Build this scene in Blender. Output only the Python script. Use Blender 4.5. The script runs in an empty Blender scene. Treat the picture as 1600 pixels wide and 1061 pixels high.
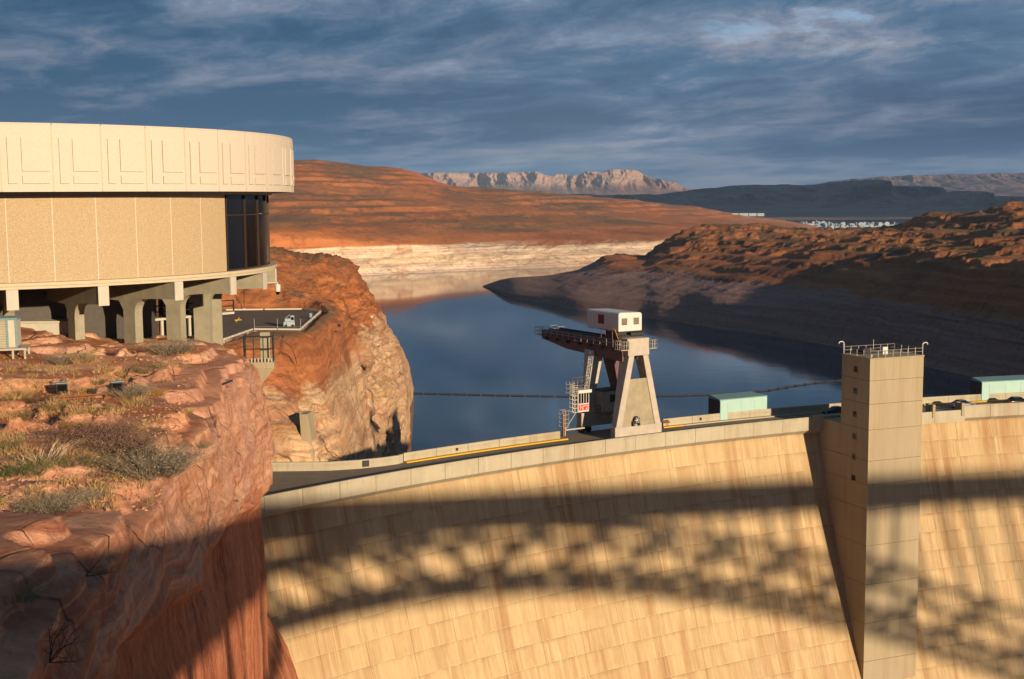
import bpy, bmesh, math, random
import numpy as np
from mathutils import Vector, Matrix
from mathutils.bvhtree import BVHTree
random.seed(7)
SC = bpy.context.scene
COL = SC.collection
# ------------------------------------------------------------------ camera
PITCH, ROLL, FPX = math.radians(6.234), math.radians(0.5), 2000.0
cF = np.array([0, math.cos(PITCH), -math.sin(PITCH)]); _U = np.array([0, math.sin(PITCH), math.cos(PITCH)]); _R = np.array([1., 0, 0])
cR = _R*math.cos(ROLL)-_U*math.sin(ROLL); cU = _U*math.cos(ROLL)+_R*math.sin(ROLL)
cam = bpy.data.objects.new('camera', bpy.data.cameras.new('camera'))
cam.data.sensor_width = 36; cam.data.lens = 36*FPX/1600; cam.data.clip_start = 0.2; cam.data.clip_end = 60000
M = Matrix(((cR[0], cU[0], -cF[0], 0), (cR[1], cU[1], -cF[1], 0), (cR[2], cU[2], -cF[2], 0), (0, 0, 0, 1)))
cam.matrix_world = M
COL.objects.link(cam); SC.camera = cam
# ------------------------------------------------------------------ sun, sky, exposure
SUN_AZ, SUN_EL = math.radians(35.0), math.radians(11.1)      # to the right of straight behind the camera
to_sun = Vector((math.sin(SUN_AZ)*math.cos(SUN_EL), -math.cos(SUN_AZ)*math.cos(SUN_EL), math.sin(SUN_EL)))
sl = bpy.data.lights.new('sun', 'SUN'); sl.energy = 4.6; sl.angle = math.radians(0.8); sl.color = (1.0, 0.80, 0.56)
so = bpy.data.objects.new('sun', sl); so.rotation_euler = to_sun.to_track_quat('Z', 'Y').to_euler(); COL.objects.link(so)
SC.view_settings.view_transform = 'Standard'; SC.view_settings.look = 'None'
SC.view_settings.exposure = 0.95; SC.view_settings.gamma = 1; SC.view_settings.use_curve_mapping = False
SKY_STRENGTH = 0.08
SC.cycles.max_bounces = 6; SC.cycles.diffuse_bounces = 3; SC.cycles.glossy_bounces = 3; SC.cycles.volume_bounces = 0
SC.cycles.transmission_bounces = 3; SC.cycles.use_denoising = True

def lin0(c):
    return tuple(((v/255)/12.92 if v/255 <= .04045 else ((v/255+.055)/1.055)**2.4) for v in c)
def lin(c):      # swatch to base colour, brought down to real-world reflectance
    return tuple(v*.74 for v in lin0(c))+(1,)

class NT:
    """small node-tree writer"""
    def __init__(s, tree): s.t = tree; s.n = tree.nodes; s.l = tree.links
    def new(s, kind, **kw):
        nd = s.n.new(kind)
        for k, v in kw.items(): setattr(nd, k, v)
        return nd
    def put(s, sock, v):
        if v is None: return
        if isinstance(v, bpy.types.NodeSocket): s.l.new(v, sock)
        else: sock.default_value = v
    def math(s, op, a, b=None, c=None, clamp=False):
        nd = s.new('ShaderNodeMath', operation=op, use_clamp=clamp)
        for i, v in enumerate((a, b, c)): s.put(nd.inputs[i], v)
        return nd.outputs[0]
    def vmath(s, op, a, b=None):
        nd = s.new('ShaderNodeVectorMath', operation=op); s.put(nd.inputs[0], a); s.put(nd.inputs[1], b)
        return nd.outputs[1 if op in ('DOT_PRODUCT', 'LENGTH') else 0]
    def noise(s, vec, scale, detail=4, rough=.55, dist=0):
        nd = s.new('ShaderNodeTexNoise'); s.put(nd.inputs['Vector'], vec)
        nd.inputs['Scale'].default_value = scale; nd.inputs['Detail'].default_value = detail
        nd.inputs['Roughness'].default_value = rough; nd.inputs['Distortion'].default_value = dist
        return nd.outputs[0]
    def ramp(s, f, stops, interp='LINEAR'):
        nd = s.new('ShaderNodeValToRGB'); cr = nd.color_ramp; cr.interpolation = interp
        while len(cr.elements) < len(stops): cr.elements.new(.5)
        for e, (p, c) in zip(cr.elements, stops):
            e.position = p; e.color = c if len(c) == 4 else tuple(c)+(1,)
        s.put(nd.inputs[0], f); return nd.outputs[0]
    def mix(s, f, a, b, mode='MIX'):
        nd = s.new('ShaderNodeMix', data_type='RGBA', blend_type=mode)
        s.put(nd.inputs[0], f); s.put(nd.inputs[6], a); s.put(nd.inputs[7], b); return nd.outputs[2]
    def rng(s, v, a, b, c=0, d=1):
        nd = s.new('ShaderNodeMapRange'); s.put(nd.inputs[0], v)
        for i, x in enumerate((a, b, c, d)): nd.inputs[i+1].default_value = x
        return nd.outputs[0]

w = bpy.data.worlds.new('World'); SC.world = w; w.use_nodes = True
T = NT(w.node_tree); T.n.clear()
out = T.new('ShaderNodeOutputWorld'); bg = T.new('ShaderNodeBackground'); bg.inputs[1].default_value = SKY_STRENGTH
T.l.new(bg.outputs[0], out.inputs[0])
sky = T.new('ShaderNodeTexSky', sky_type='NISHITA', sun_disc=False); sky.sun_elevation = SUN_EL
sky.sun_rotation = math.pi-SUN_AZ; sky.altitude = 1100; sky.dust_density = .6
gen = T.new('ShaderNodeTexCoord').outputs['Generated']
sep = T.new('ShaderNodeSeparateXYZ'); T.l.new(gen, sep.inputs[0])
zc = T.math('MAXIMUM', sep.outputs[2], 0.0)
az = T.math('ARCTAN2', sep.outputs[0], sep.outputs[1])
Yc = T.math('DIVIDE', -1.0, T.math('ADD', zc, 0.13))
cmb = T.new('ShaderNodeCombineXYZ'); T.put(cmb.inputs[0], T.math('MULTIPLY', az, 5.0)); T.put(cmb.inputs[1], T.math('SUBTRACT', Yc, T.math('MULTIPLY', az, 1.2))); cmb.inputs[2].default_value = 3.3
uvr = cmb.outputs[0]
def wrp(vec, sc, amt):
    w_ = T.new('ShaderNodeVectorMath', operation='MULTIPLY_ADD'); nz = T.new('ShaderNodeTexNoise'); T.put(nz.inputs['Vector'], vec); nz.inputs['Scale'].default_value = sc; nz.inputs['Detail'].default_value = 5
    T.put(w_.inputs[0], nz.outputs[1]); w_.inputs[1].default_value = amt; T.put(w_.inputs[2], vec); return w_.outputs[0]
w1 = wrp(uvr, .6, (1.6, .7, .3))
n1 = T.noise(w1, .55, 10, .60)
n2 = T.noise(wrp(uvr, 1.6, (.7, .35, .2)), 1.6, 12, .66)
n3 = T.noise(uvr, .25, 3, .5)
n4 = T.noise(w1, 5.0, 8, .7)
f = T.math('ADD', T.math('MULTIPLY', n1, .32), T.math('ADD', T.math('MULTIPLY', n2, .48), T.math('MULTIPLY', n3, .20)))
f = T.math('ADD', f, T.math('MULTIPLY', T.math('SUBTRACT', n4, .5), .09))
f = T.math('ADD', f, T.rng(zc, .075, .15, -.030, .030)); f = T.math('ADD', f, T.rng(zc, .06, .01, 0, .022))
K = 1.0/SKY_STRENGTH
def sk(c, g=1.0): return tuple(v*K*.58*g for v in lin0(c))+(1,)
cdark = T.mix(T.rng(n3, .40, .60), sk((40, 78, 110)), sk((62, 84, 112)))
cmid = T.mix(T.rng(n2, .40, .60), sk((72, 106, 138)), sk((104, 116, 136)))
clit = T.mix(T.rng(n1, .50, .62), sk((118, 146, 174)), sk((160, 156, 166)))
c1 = T.mix(T.rng(f, .445, .535), cdark, cmid)
c2 = T.mix(T.math('SMOOTH_MAX', T.rng(f, .535, .64), 0.0, .05), c1, clit)
gap = T.math('MULTIPLY', T.rng(f, .575, .615), T.rng(zc, .09, .17))
clear = T.mix(.88, sky.outputs[0], sk((118, 168, 208)))
c3 = T.mix(gap, c2, clear)
# a few banks near the horizon catch the low sun
bank = T.math('MULTIPLY', T.rng(T.noise(uvr, .9, 8, .6), .52, .62), T.rng(zc, .055, .02))
c3b = T.mix(T.math('MULTIPLY', bank, .55), c3, sk((150, 146, 150)))
c4 = T.mix(T.math('MULTIPLY', T.rng(zc, .05, .0), .30), c3b, sk((84, 116, 146)))
T.l.new(c4, bg.inputs[0])

# ------------------------------------------------------------------ small tools
def ray(px, y): return cF*FPX+cR*(px-800)+cU*(530.5-y)
def PZ(px, y, z): r = ray(px, y); return r*(z/r[2])
def PD(px, y, d): r = ray(px, y); return r*(d/r[1])

def tag(o, label=None, cat=None, group=None, kind=None):
    if label: o['label'] = label
    if cat: o['category'] = cat
    if group: o['group'] = group
    if kind: o['kind'] = kind
    return o
def empty(name, loc=(0, 0, 0), rz=0, **kw):
    o = bpy.data.objects.new(name, None); o.location = loc; o.rotation_euler = (0, 0, rz); COL.objects.link(o); o.empty_display_size = .5
    return tag(o, **kw)
def link(name, me, parent=None, loc=None, **kw):
    o = bpy.data.objects.new(name, me); COL.objects.link(o)
    if parent: o.parent = parent
    if loc is not None: o.location = loc
    return tag(o, **kw)

class MB:
    def __init__(s, M=None): s.v = []; s.f = []; s.M = M
    def add(s, vs, fs):
        b = len(s.v); s.v += [tuple(v) for v in vs]; s.f += [tuple(i+b for i in f) for f in fs]; return s
    def hexa(s, p):      # p: 4 bottom ccw, 4 top ccw
        return s.add(p, [(3, 2, 1, 0), (4, 5, 6, 7), (0, 1, 5, 4), (1, 2, 6, 5), (2, 3, 7, 6), (3, 0, 4, 7)])
    def box(s, x0, x1, y0, y1, z0, z1):
        return s.hexa([(x0, y0, z0), (x1, y0, z0), (x1, y1, z0), (x0, y1, z0), (x0, y0, z1), (x1, y0, z1), (x1, y1, z1), (x0, y1, z1)])
    def tube(s, pts, r, n=6, r2=None):
        pts = [Vector(p) for p in pts]; base = len(s.v); m = len(pts)
        for i, p in enumerate(pts):
            d = (pts[min(i+1, m-1)]-pts[max(i-1, 0)]).normalized()
            a = d.cross(Vector((0, 0, 1))); a = a.normalized() if a.length > .05 else Vector((1, 0, 0)); b = d.cross(a)
            rr = r if r2 is None else r+(r2-r)*i/(m-1)
            for k in range(n):
                t = 2*math.pi*k/n; s.v.append(tuple(p+a*math.cos(t)*rr+b*math.sin(t)*rr))
        for i in range(m-1):
            for k in range(n):
                a0 = base+i*n+k; a1 = base+i*n+(k+1) % n; s.f.append((a0, a1, a1+n, a0+n))
        s.f.append(tuple(base+k for k in range(n))[::-1]); s.f.append(tuple(base+(m-1)*n+k for k in range(n)))
        return s
    def prism(s, poly, z0, z1):
        n = len(poly); b = len(s.v)
        s.v += [(x, y, z0) for x, y in poly]+[(x, y, z1) for x, y in poly]
        s.f += [tuple(b+i for i in range(n))[::-1], tuple(b+n+i for i in range(n))]+[(b+i, b+(i+1) % n, b+n+(i+1) % n, b+n+i) for i in range(n)]
        return s
    def loft(s, rings, closed=True, caps=True):
        b = len(s.v); n = len(rings[0])
        for r in rings: s.v += [tuple(p) for p in r]
        for i in range(len(rings)-1):
            for k in range(n if closed else n-1):
                a0 = b+i*n+k; a1 = b+i*n+(k+1) % n; s.f.append((a0, a1, a1+n, a0+n))
        if caps and closed: s.f += [tuple(b+k for k in range(n))[::-1], tuple(b+(len(rings)-1)*n+k for k in range(n))]
        return s
    def mesh(s, name, mat, smooth=False):
        me = bpy.data.meshes.new(name)
        vs = s.v if s.M is None else [tuple(s.M @ Vector(v)) for v in s.v]
        me.from_pydata(vs, [], s.f)
        if mat: me.materials.append(mat)
        bm = bmesh.new(); bm.from_mesh(me); bmesh.ops.recalc_face_normals(bm, faces=bm.faces); bm.to_mesh(me); bm.free()
        if smooth: me.polygons.foreach_set('use_smooth', [True]*len(me.polygons))
        me.update(); return me
    def obj(s, name, mat, parent=None, smooth=False, bevel=0, **kw):
        o = link(name, s.mesh(name, mat, smooth), parent, **kw)
        if bevel:
            m = o.modifiers.new('bevel', 'BEVEL'); m.width = bevel; m.segments = 1; m.limit_method = 'ANGLE'
        return o

# gradient noise
_rs = np.random.RandomState(11); PERM = _rs.permutation(512).astype(np.int64); PERM = np.concatenate([PERM, PERM, PERM])
GR = _rs.normal(size=(512, 3)); GR /= np.linalg.norm(GR, axis=1)[:, None]
def perlin(P):
    P = np.asarray(P, float); i = np.floor(P).astype(np.int64); f_ = P-i; i &= 511; u = f_*f_*f_*(f_*(f_*6-15)+10)
    r = np.zeros(P.shape[:-1])
    for dx in (0, 1):
        for dy in (0, 1):
            for dz in (0, 1):
                h = PERM[PERM[PERM[(i[..., 0]+dx) & 511]+((i[..., 1]+dy) & 511)]+((i[..., 2]+dz) & 511)]
                g = GR[h]; d = (f_[..., 0]-dx)*g[..., 0]+(f_[..., 1]-dy)*g[..., 1]+(f_[..., 2]-dz)*g[..., 2]
                wt = (u[..., 0] if dx else 1-u[..., 0])*(u[..., 1] if dy else 1-u[..., 1])*(u[..., 2] if dz else 1-u[..., 2])
                r += d*wt
    return r*1.6
def fbm(P, o=4, lac=2.03, g=.5):
    r = 0; a = 1; t = 0
    for k in range(o): r = r+a*perlin(P*lac**k+k*17.3); t += a; a *= g
    return r/t
def ridged(P, o=4, g=.5):
    r = 0; a = 1; t = 0
    for k in range(o): r = r+a*(1-2*np.abs(perlin(P*2.05**k+k*9.1))); t += a; a *= g
    return r/t

def pchip(A, counts):
    """A: (n, m, 3) interpolated along axis 0 with counts[i] samples in interval i"""
    d = np.linalg.norm(np.diff(A, axis=0), axis=2).mean(axis=1)+1e-6
    s = np.diff(A, axis=0)/d[:, None, None]
    mt = np.zeros_like(A); mt[0] = s[0]; mt[-1] = s[-1]
    for i in range(1, len(A)-1):
        w1 = 2*d[i]+d[i-1]; w2 = d[i]+2*d[i-1]
        a, b = s[i-1], s[i]; ok = (a*b) > 0
        h = np.where(ok, (w1+w2)/(w1/np.where(ok, a, 1)+w2/np.where(ok, b, 1)), 0); mt[i] = h
    outp = []
    for i in range(len(A)-1):
        n = counts[i]; t = np.arange(n)/n
        if i == len(A)-2: t = np.arange(n+1)/n
        t = t[:, None, None]; h00 = 2*t**3-3*t**2+1; h10 = t**3-2*t**2+t; h01 = -2*t**3+3*t**2; h11 = t**3-t**2
        outp.append(h00*A[i]+h10*d[i]*mt[i]+h01*A[i+1]+h11*d[i]*mt[i+1])
    return np.concatenate(outp)
def net(ctrl, rc, cc):
    A = np.array(ctrl, float); A = pchip(A, rc); A = pchip(A.transpose(1, 0, 2), cc).transpose(1, 0, 2); return A
def normals(G):
    du = np.gradient(G, axis=0); dv = np.gradient(G, axis=1); n = np.cross(du, dv); n /= np.linalg.norm(n, axis=2)[..., None]+1e-9; return n
def grid_mesh(name, G, mat, flip=False, smooth=True, flat_angle=None):
    R_, C_ = G.shape[:2]; me = bpy.data.meshes.new(name)
    idx = np.arange(R_*C_).reshape(R_, C_)
    q = np.stack([idx[:-1, :-1], idx[1:, :-1], idx[1:, 1:], idx[:-1, 1:]], -1).reshape(-1, 4)
    if flip: q = q[:, ::-1]
    me.vertices.add(R_*C_); me.vertices.foreach_set('co', G.reshape(-1).astype(np.float32))
    me.loops.add(q.size); me.loops.foreach_set('vertex_index', q.reshape(-1).astype(np.int32))
    me.polygons.add(len(q)); me.polygons.foreach_set('loop_start', (np.arange(len(q))*4).astype(np.int32)); me.polygons.foreach_set('loop_total', np.full(len(q), 4, np.int32))
    me.polygons.foreach_set('use_smooth', np.full(len(q), smooth)); me.update(calc_edges=True); me.validate(); me.materials.append(mat)
    return me

# ------------------------------------------------------------------ materials
def new_mat(name):
    m = bpy.data.materials.new(name); m.use_nodes = True; t = NT(m.node_tree); t.n.clear()
    o = t.new('ShaderNodeOutputMaterial'); b = t.new('ShaderNodeBsdfPrincipled'); t.l.new(b.outputs[0], o.inputs[0])
    b.inputs['Roughness'].default_value = .85; b.inputs['Specular IOR Level'].default_value = .25
    return m, t, b
def bump(t, b, h, strength=.5, dist=.05):
    n = t.new('ShaderNodeBump'); n.inputs['Strength'].default_value = strength; n.inputs['Distance'].default_value = dist
    t.put(n.inputs['Height'], h); t.l.new(n.outputs[0], b.inputs['Normal'])
def simple(name, col, rough=.6, metal=0, var=.12, scale=3, bumpd=0):
    m, t, b = new_mat(name); co = t.new('ShaderNodeTexCoord').outputs['Object']
    n = t.noise(co, scale, 5, .6); c = lin(col)
    a = tuple(v*(1-var) for v in c[:3])+(1,); d = tuple(min(1, v*(1+var)) for v in c[:3])+(1,)
    t.put(b.inputs['Base Color'], t.mix(t.rng(n, .3, .7), a, d)); b.inputs['Roughness'].default_value = rough; b.inputs['Metallic'].default_value = metal
    if bumpd: bump(t, b, t.noise(co, scale*8, 3), .4, bumpd)
    return m
def rock(name, ca, cb, cc, hs=.05, zs=.35, ring=None, scrub=None, fine=1.0, bd=.15, tops=None, streak=False, dark=.25, xbed=False):
    """layered sandstone: colour beds that follow height, blotches, cracks; ring = (z, colour, softness) bleached shoreline band"""
    m, t, b = new_mat(name)
    g = t.new('ShaderNodeNewGeometry'); P = g.outputs['Position']
    sp = t.new('ShaderNodeSeparateXYZ'); t.l.new(P, sp.inputs[0])
    wz = t.noise(P, hs*.6, 3, .5)
    lay = t.new('ShaderNodeCombineXYZ')
    t.put(lay.inputs[0], t.math('MULTIPLY', sp.outputs[0], hs*.15)); t.put(lay.inputs[1], t.math('MULTIPLY', sp.outputs[1], hs*.15))
    t.put(lay.inputs[2], t.math('ADD', t.math('MULTIPLY', sp.outputs[2], zs), t.math('MULTIPLY', wz, 3.0)))
    n_l = t.noise(lay.outputs[0], 1.0, 5, .6)
    n_b = t.noise(P, hs, 6, .6); n_f = t.noise(P, fine, 6, .65)
    c = t.mix(t.rng(n_l, .36, .62) if fine > .1 else t.rng(n_l, .30, .72), lin(ca), lin(cb))
    c = t.mix(t.rng(n_b, .48, .68), c, lin(cc))
    if streak:
        st = t.new('ShaderNodeVectorMath', operation='MULTIPLY'); t.put(st.inputs[0], P); st.inputs[1].default_value = (1, 1, .05)
        ns = t.noise(st.outputs[0], 1.3, 6, .7)
        steep = t.rng(t.math('ABSOLUTE', t.new('ShaderNodeSeparateXYZ').outputs[2]), 0, 1) if False else None
        sn = t.new('ShaderNodeSeparateXYZ'); t.l.new(g.outputs['True Normal'], sn.inputs[0])
        stf = t.rng(sn.outputs[2], .55, .15)
        c = t.mix(t.math('MULTIPLY', stf, t.rng(ns, .40, .72)), c, lin(streak))
    if ring:
        zr, rc_, soft = ring
        zz = t.math('ADD', sp.outputs[2], t.math('MULTIPLY', t.math('SUBTRACT', n_b, .5), soft*2.2))
        fr = t.rng(zz, zr+soft*.12, zr-soft*.12)
        l2 = t.new('ShaderNodeVectorMath', operation='MULTIPLY'); t.put(l2.inputs[0], P); l2.inputs[1].default_value = (hs*.5, hs*.5, .55)
        n_s = t.noise(l2.outputs[0], 1.0, 6, .7)
        l3 = t.new('ShaderNodeVectorMath', operation='MULTIPLY'); t.put(l3.inputs[0], P); l3.inputs[1].default_value = (hs*5, hs*5, .03)
        n_v = t.noise(l3.outputs[0], 1.0, 5, .7)
        rcol = t.mix(t.rng(n_l, .40, .66), lin(rc_), tuple(v*.80 for v in lin(rc_)[:2])+(lin(rc_)[2]*.66, 1))
        rcol = t.mix(t.math('MULTIPLY', t.rng(n_s, .48, .54), .7), rcol, tuple(a_*.55+b_*.2 for a_, b_ in zip(lin(rc_)[:3], lin(ca)[:3]))+(1,))
        rcol = t.mix(t.math('MULTIPLY', t.rng(n_v, .56, .66), .45), rcol, lin(ca))
        if fine == .11:      # bleached only on the bare cliffs, the flats hold silt
            sr = t.new('ShaderNodeSeparateXYZ'); t.l.new(g.outputs['True Normal'], sr.inputs[0]); fr = t.math('MULTIPLY', fr, t.rng(sr.outputs[2], .992, .96))
        c = t.mix(fr, c, rcol)
    h_x = None
    if xbed:
        # cross-bedding lines sweep through the stone, and cracks cut it
        pv_ = t.new('ShaderNodeVectorMath', operation='MULTIPLY_ADD'); nz_ = t.new('ShaderNodeTexNoise'); t.put(nz_.inputs['Vector'], P); nz_.inputs['Scale'].default_value = hs*.9; nz_.inputs['Detail'].default_value = 3
        t.put(pv_.inputs[0], nz_.outputs[1]); k_ = 3.2 if hs > .1 else 8; pv_.inputs[1].default_value = (k_,)*3; t.put(pv_.inputs[2], P)
        q_ = t.new('ShaderNodeMapping'); t.put(q_.inputs[0], pv_.outputs[0]); q_.inputs['Rotation'].default_value = (.5, -.55, .3); q_.inputs['Scale'].default_value = (.35*hs, .35*hs, 16*hs)
        xb = t.noise(q_.outputs[0], 1.0, 5, .6); h_x = xb
        pale = tuple(min(1, v*1.35) for v in lin(cb)[:3])+(1,)
        up_ = 1.0
        if hs > .1:
            # the bench carries orange-brown soil; below a sweeping bedding plane the wall is deep red, smooth and streaked
            bz = t.math('ADD', t.math('ADD', sp.outputs[2], t.math('MULTIPLY', sp.outputs[1], .125)), t.math('MULTIPLY', t.math('SUBTRACT', n_b, .5), 5.0))
            low = t.rng(bz, -8.4, -10.0); up_ = t.math('SUBTRACT', 1.0, low)
            sfl = t.new('ShaderNodeSeparateXYZ'); t.l.new(g.outputs['True Normal'], sfl.inputs[0])
            soil = t.math('MULTIPLY', t.math('MULTIPLY', t.rng(sfl.outputs[2], .80, .95), t.rng(n_b, .38, .50)), t.rng(sp.outputs[1], 44, 56))
            c = t.mix(t.math('MULTIPLY', soil, .85), c, lin((168, 98, 56)))
            nearm = t.math('MULTIPLY', t.rng(sp.outputs[1], 50, 40), t.rng(t.noise(P, .35, 5, .6), .34, .56))
            c = t.mix(t.math('MULTIPLY', nearm, .8), c, lin((156, 92, 72)))
            stv = t.new('ShaderNodeVectorMath', operation='MULTIPLY'); t.put(stv.inputs[0], P); stv.inputs[1].default_value = (1, 1, .03)
            nv = t.noise(stv.outputs[0], 1.1, 7, .7); nv2 = t.noise(stv.outputs[0], .35, 4, .6)
            wallc = t.mix(t.rng(nv, .36, .64), lin((140, 66, 42)), lin((196, 118, 80)))
            wallc = t.mix(t.math('MULTIPLY', t.rng(nv2, .50, .62), .6), wallc, lin((206, 136, 98)))
            c = t.mix(t.math('MULTIPLY', low, .92), c, wallc)
        xs = up_
        if hs > .1: xs = t.math('MULTIPLY', up_, t.rng(sfl.outputs[2], .95, .55, .22, .85))
        c = t.mix(t.math('MULTIPLY', t.math('MULTIPLY', t.rng(xb, .52, .62), .5), xs), c, pale)
        c = t.mix(t.math('MULTIPLY', t.math('MULTIPLY', t.rng(xb, .47, .40), .45), xs), c, tuple(v*.55 for v in lin(ca)[:3])+(1,))
        big_ = t.noise(P, hs*.5, 4, .6, .4)
        c = t.mix(t.math('MULTIPLY', t.math('MULTIPLY', t.rng(big_, .52, .64), .5), up_), c, lin(cc))
        vo = t.new('ShaderNodeTexVoronoi', feature='DISTANCE_TO_EDGE'); t.put(vo.inputs['Vector'], pv_.outputs[0]); vo.inputs['Scale'].default_value = hs*(1.6 if hs > .1 else 1.2)
        msk = t.rng(t.noise(P, hs*1.3, 3), .48, .60)
        crk = t.math('MULTIPLY', t.rng(vo.outputs[0], .025, .0), t.math('MULTIPLY', msk, .8 if hs > .1 else .6))
        if hs > .1: crk = t.math('MULTIPLY', crk, up_)
        c = t.mix(t.math('MULTIPLY', crk, .75), c, tuple(v*.18 for v in lin(ca)[:3])+(1,))
    sn2 = t.new('ShaderNodeSeparateXYZ'); t.l.new(g.outputs['Normal'], sn2.inputs[0])
    if scrub:
        col, lo, hi, zmin = scrub
        fs = t.math('MULTIPLY', t.rng(sn2.outputs[2], lo, hi), t.rng(n_b, .34, .60)); fs = t.math('MULTIPLY', fs, t.rng(sp.outputs[2], zmin, zmin+4))
        c = t.mix(t.math('MULTIPLY', fs, .85), c, lin(col))
    c = t.mix(t.math('MULTIPLY', t.rng(n_f, .52, .74), dark), c, tuple(v*.35 for v in lin(ca)[:3])+(1,))
    c = t.mix(t.math('MULTIPLY', t.rng(n_f, .48, .30), .3), c, lin(cb))
    t.put(b.inputs['Base Color'], c); b.inputs['Roughness'].default_value = .92; b.inputs['Specular IOR Level'].default_value = .15
    h = t.math('ADD', t.math('MULTIPLY', n_f, 1.0), t.math('MULTIPLY', n_l, 1.2))
    h = t.math('ADD', h, t.math('MULTIPLY', t.noise(P, fine*5, 5, .75), .5))
    if h_x: h = t.math('SUBTRACT', t.math('ADD', h, t.math('MULTIPLY', t.math('MULTIPLY', h_x, .9), up_)), t.math('MULTIPLY', t.math('MULTIPLY', crk, 1.5), up_))
    bump(t, b, h, .9, bd)
    return m

M_near = rock('rock_near', (192, 124, 86), (226, 172, 134), (192, 144, 122), hs=.16, zs=.9, fine=2.2, bd=.16, streak=(150, 76, 46), dark=.38, xbed=True)
M_mid = rock('rock_mid', (160, 92, 52), (182, 116, 72), (138, 86, 60), hs=.07, zs=.35, ring=(-31, (226, 190, 152), 9), fine=.8, bd=.5, scrub=((134, 108, 76), .8, .95, -30), dark=.5, xbed=True)
M_hill = rock('rock_hill', (174, 102, 58), (194, 122, 74), (146, 92, 60), hs=.006, zs=.10, ring=(-47, (236, 208, 180), 7), scrub=((126, 104, 74), .93, .985, -40), fine=.11, bd=2.6, dark=.75)
M_pen = rock('rock_peninsula', (138, 84, 52), (160, 104, 66), (88, 56, 44), hs=.02, zs=.30, ring=(-50, (146, 116, 108), 7), scrub=((112, 92, 56), .88, .97, -36), fine=.4, bd=1.0, dark=.65)
M_mesa = rock('rock_mesa', (140, 104, 86), (182, 156, 134), (132, 104, 94), hs=.0015, zs=.016, fine=.014, bd=14, dark=.25)
M_dmesa = rock('rock_shaded_mesa', (86, 66, 62), (146, 118, 108), (46, 38, 44), hs=.0035, zs=.07, fine=.016, bd=16, dark=.5)  # darker copy of the mesa rock; cloud shade and relief put into its colour

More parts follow.
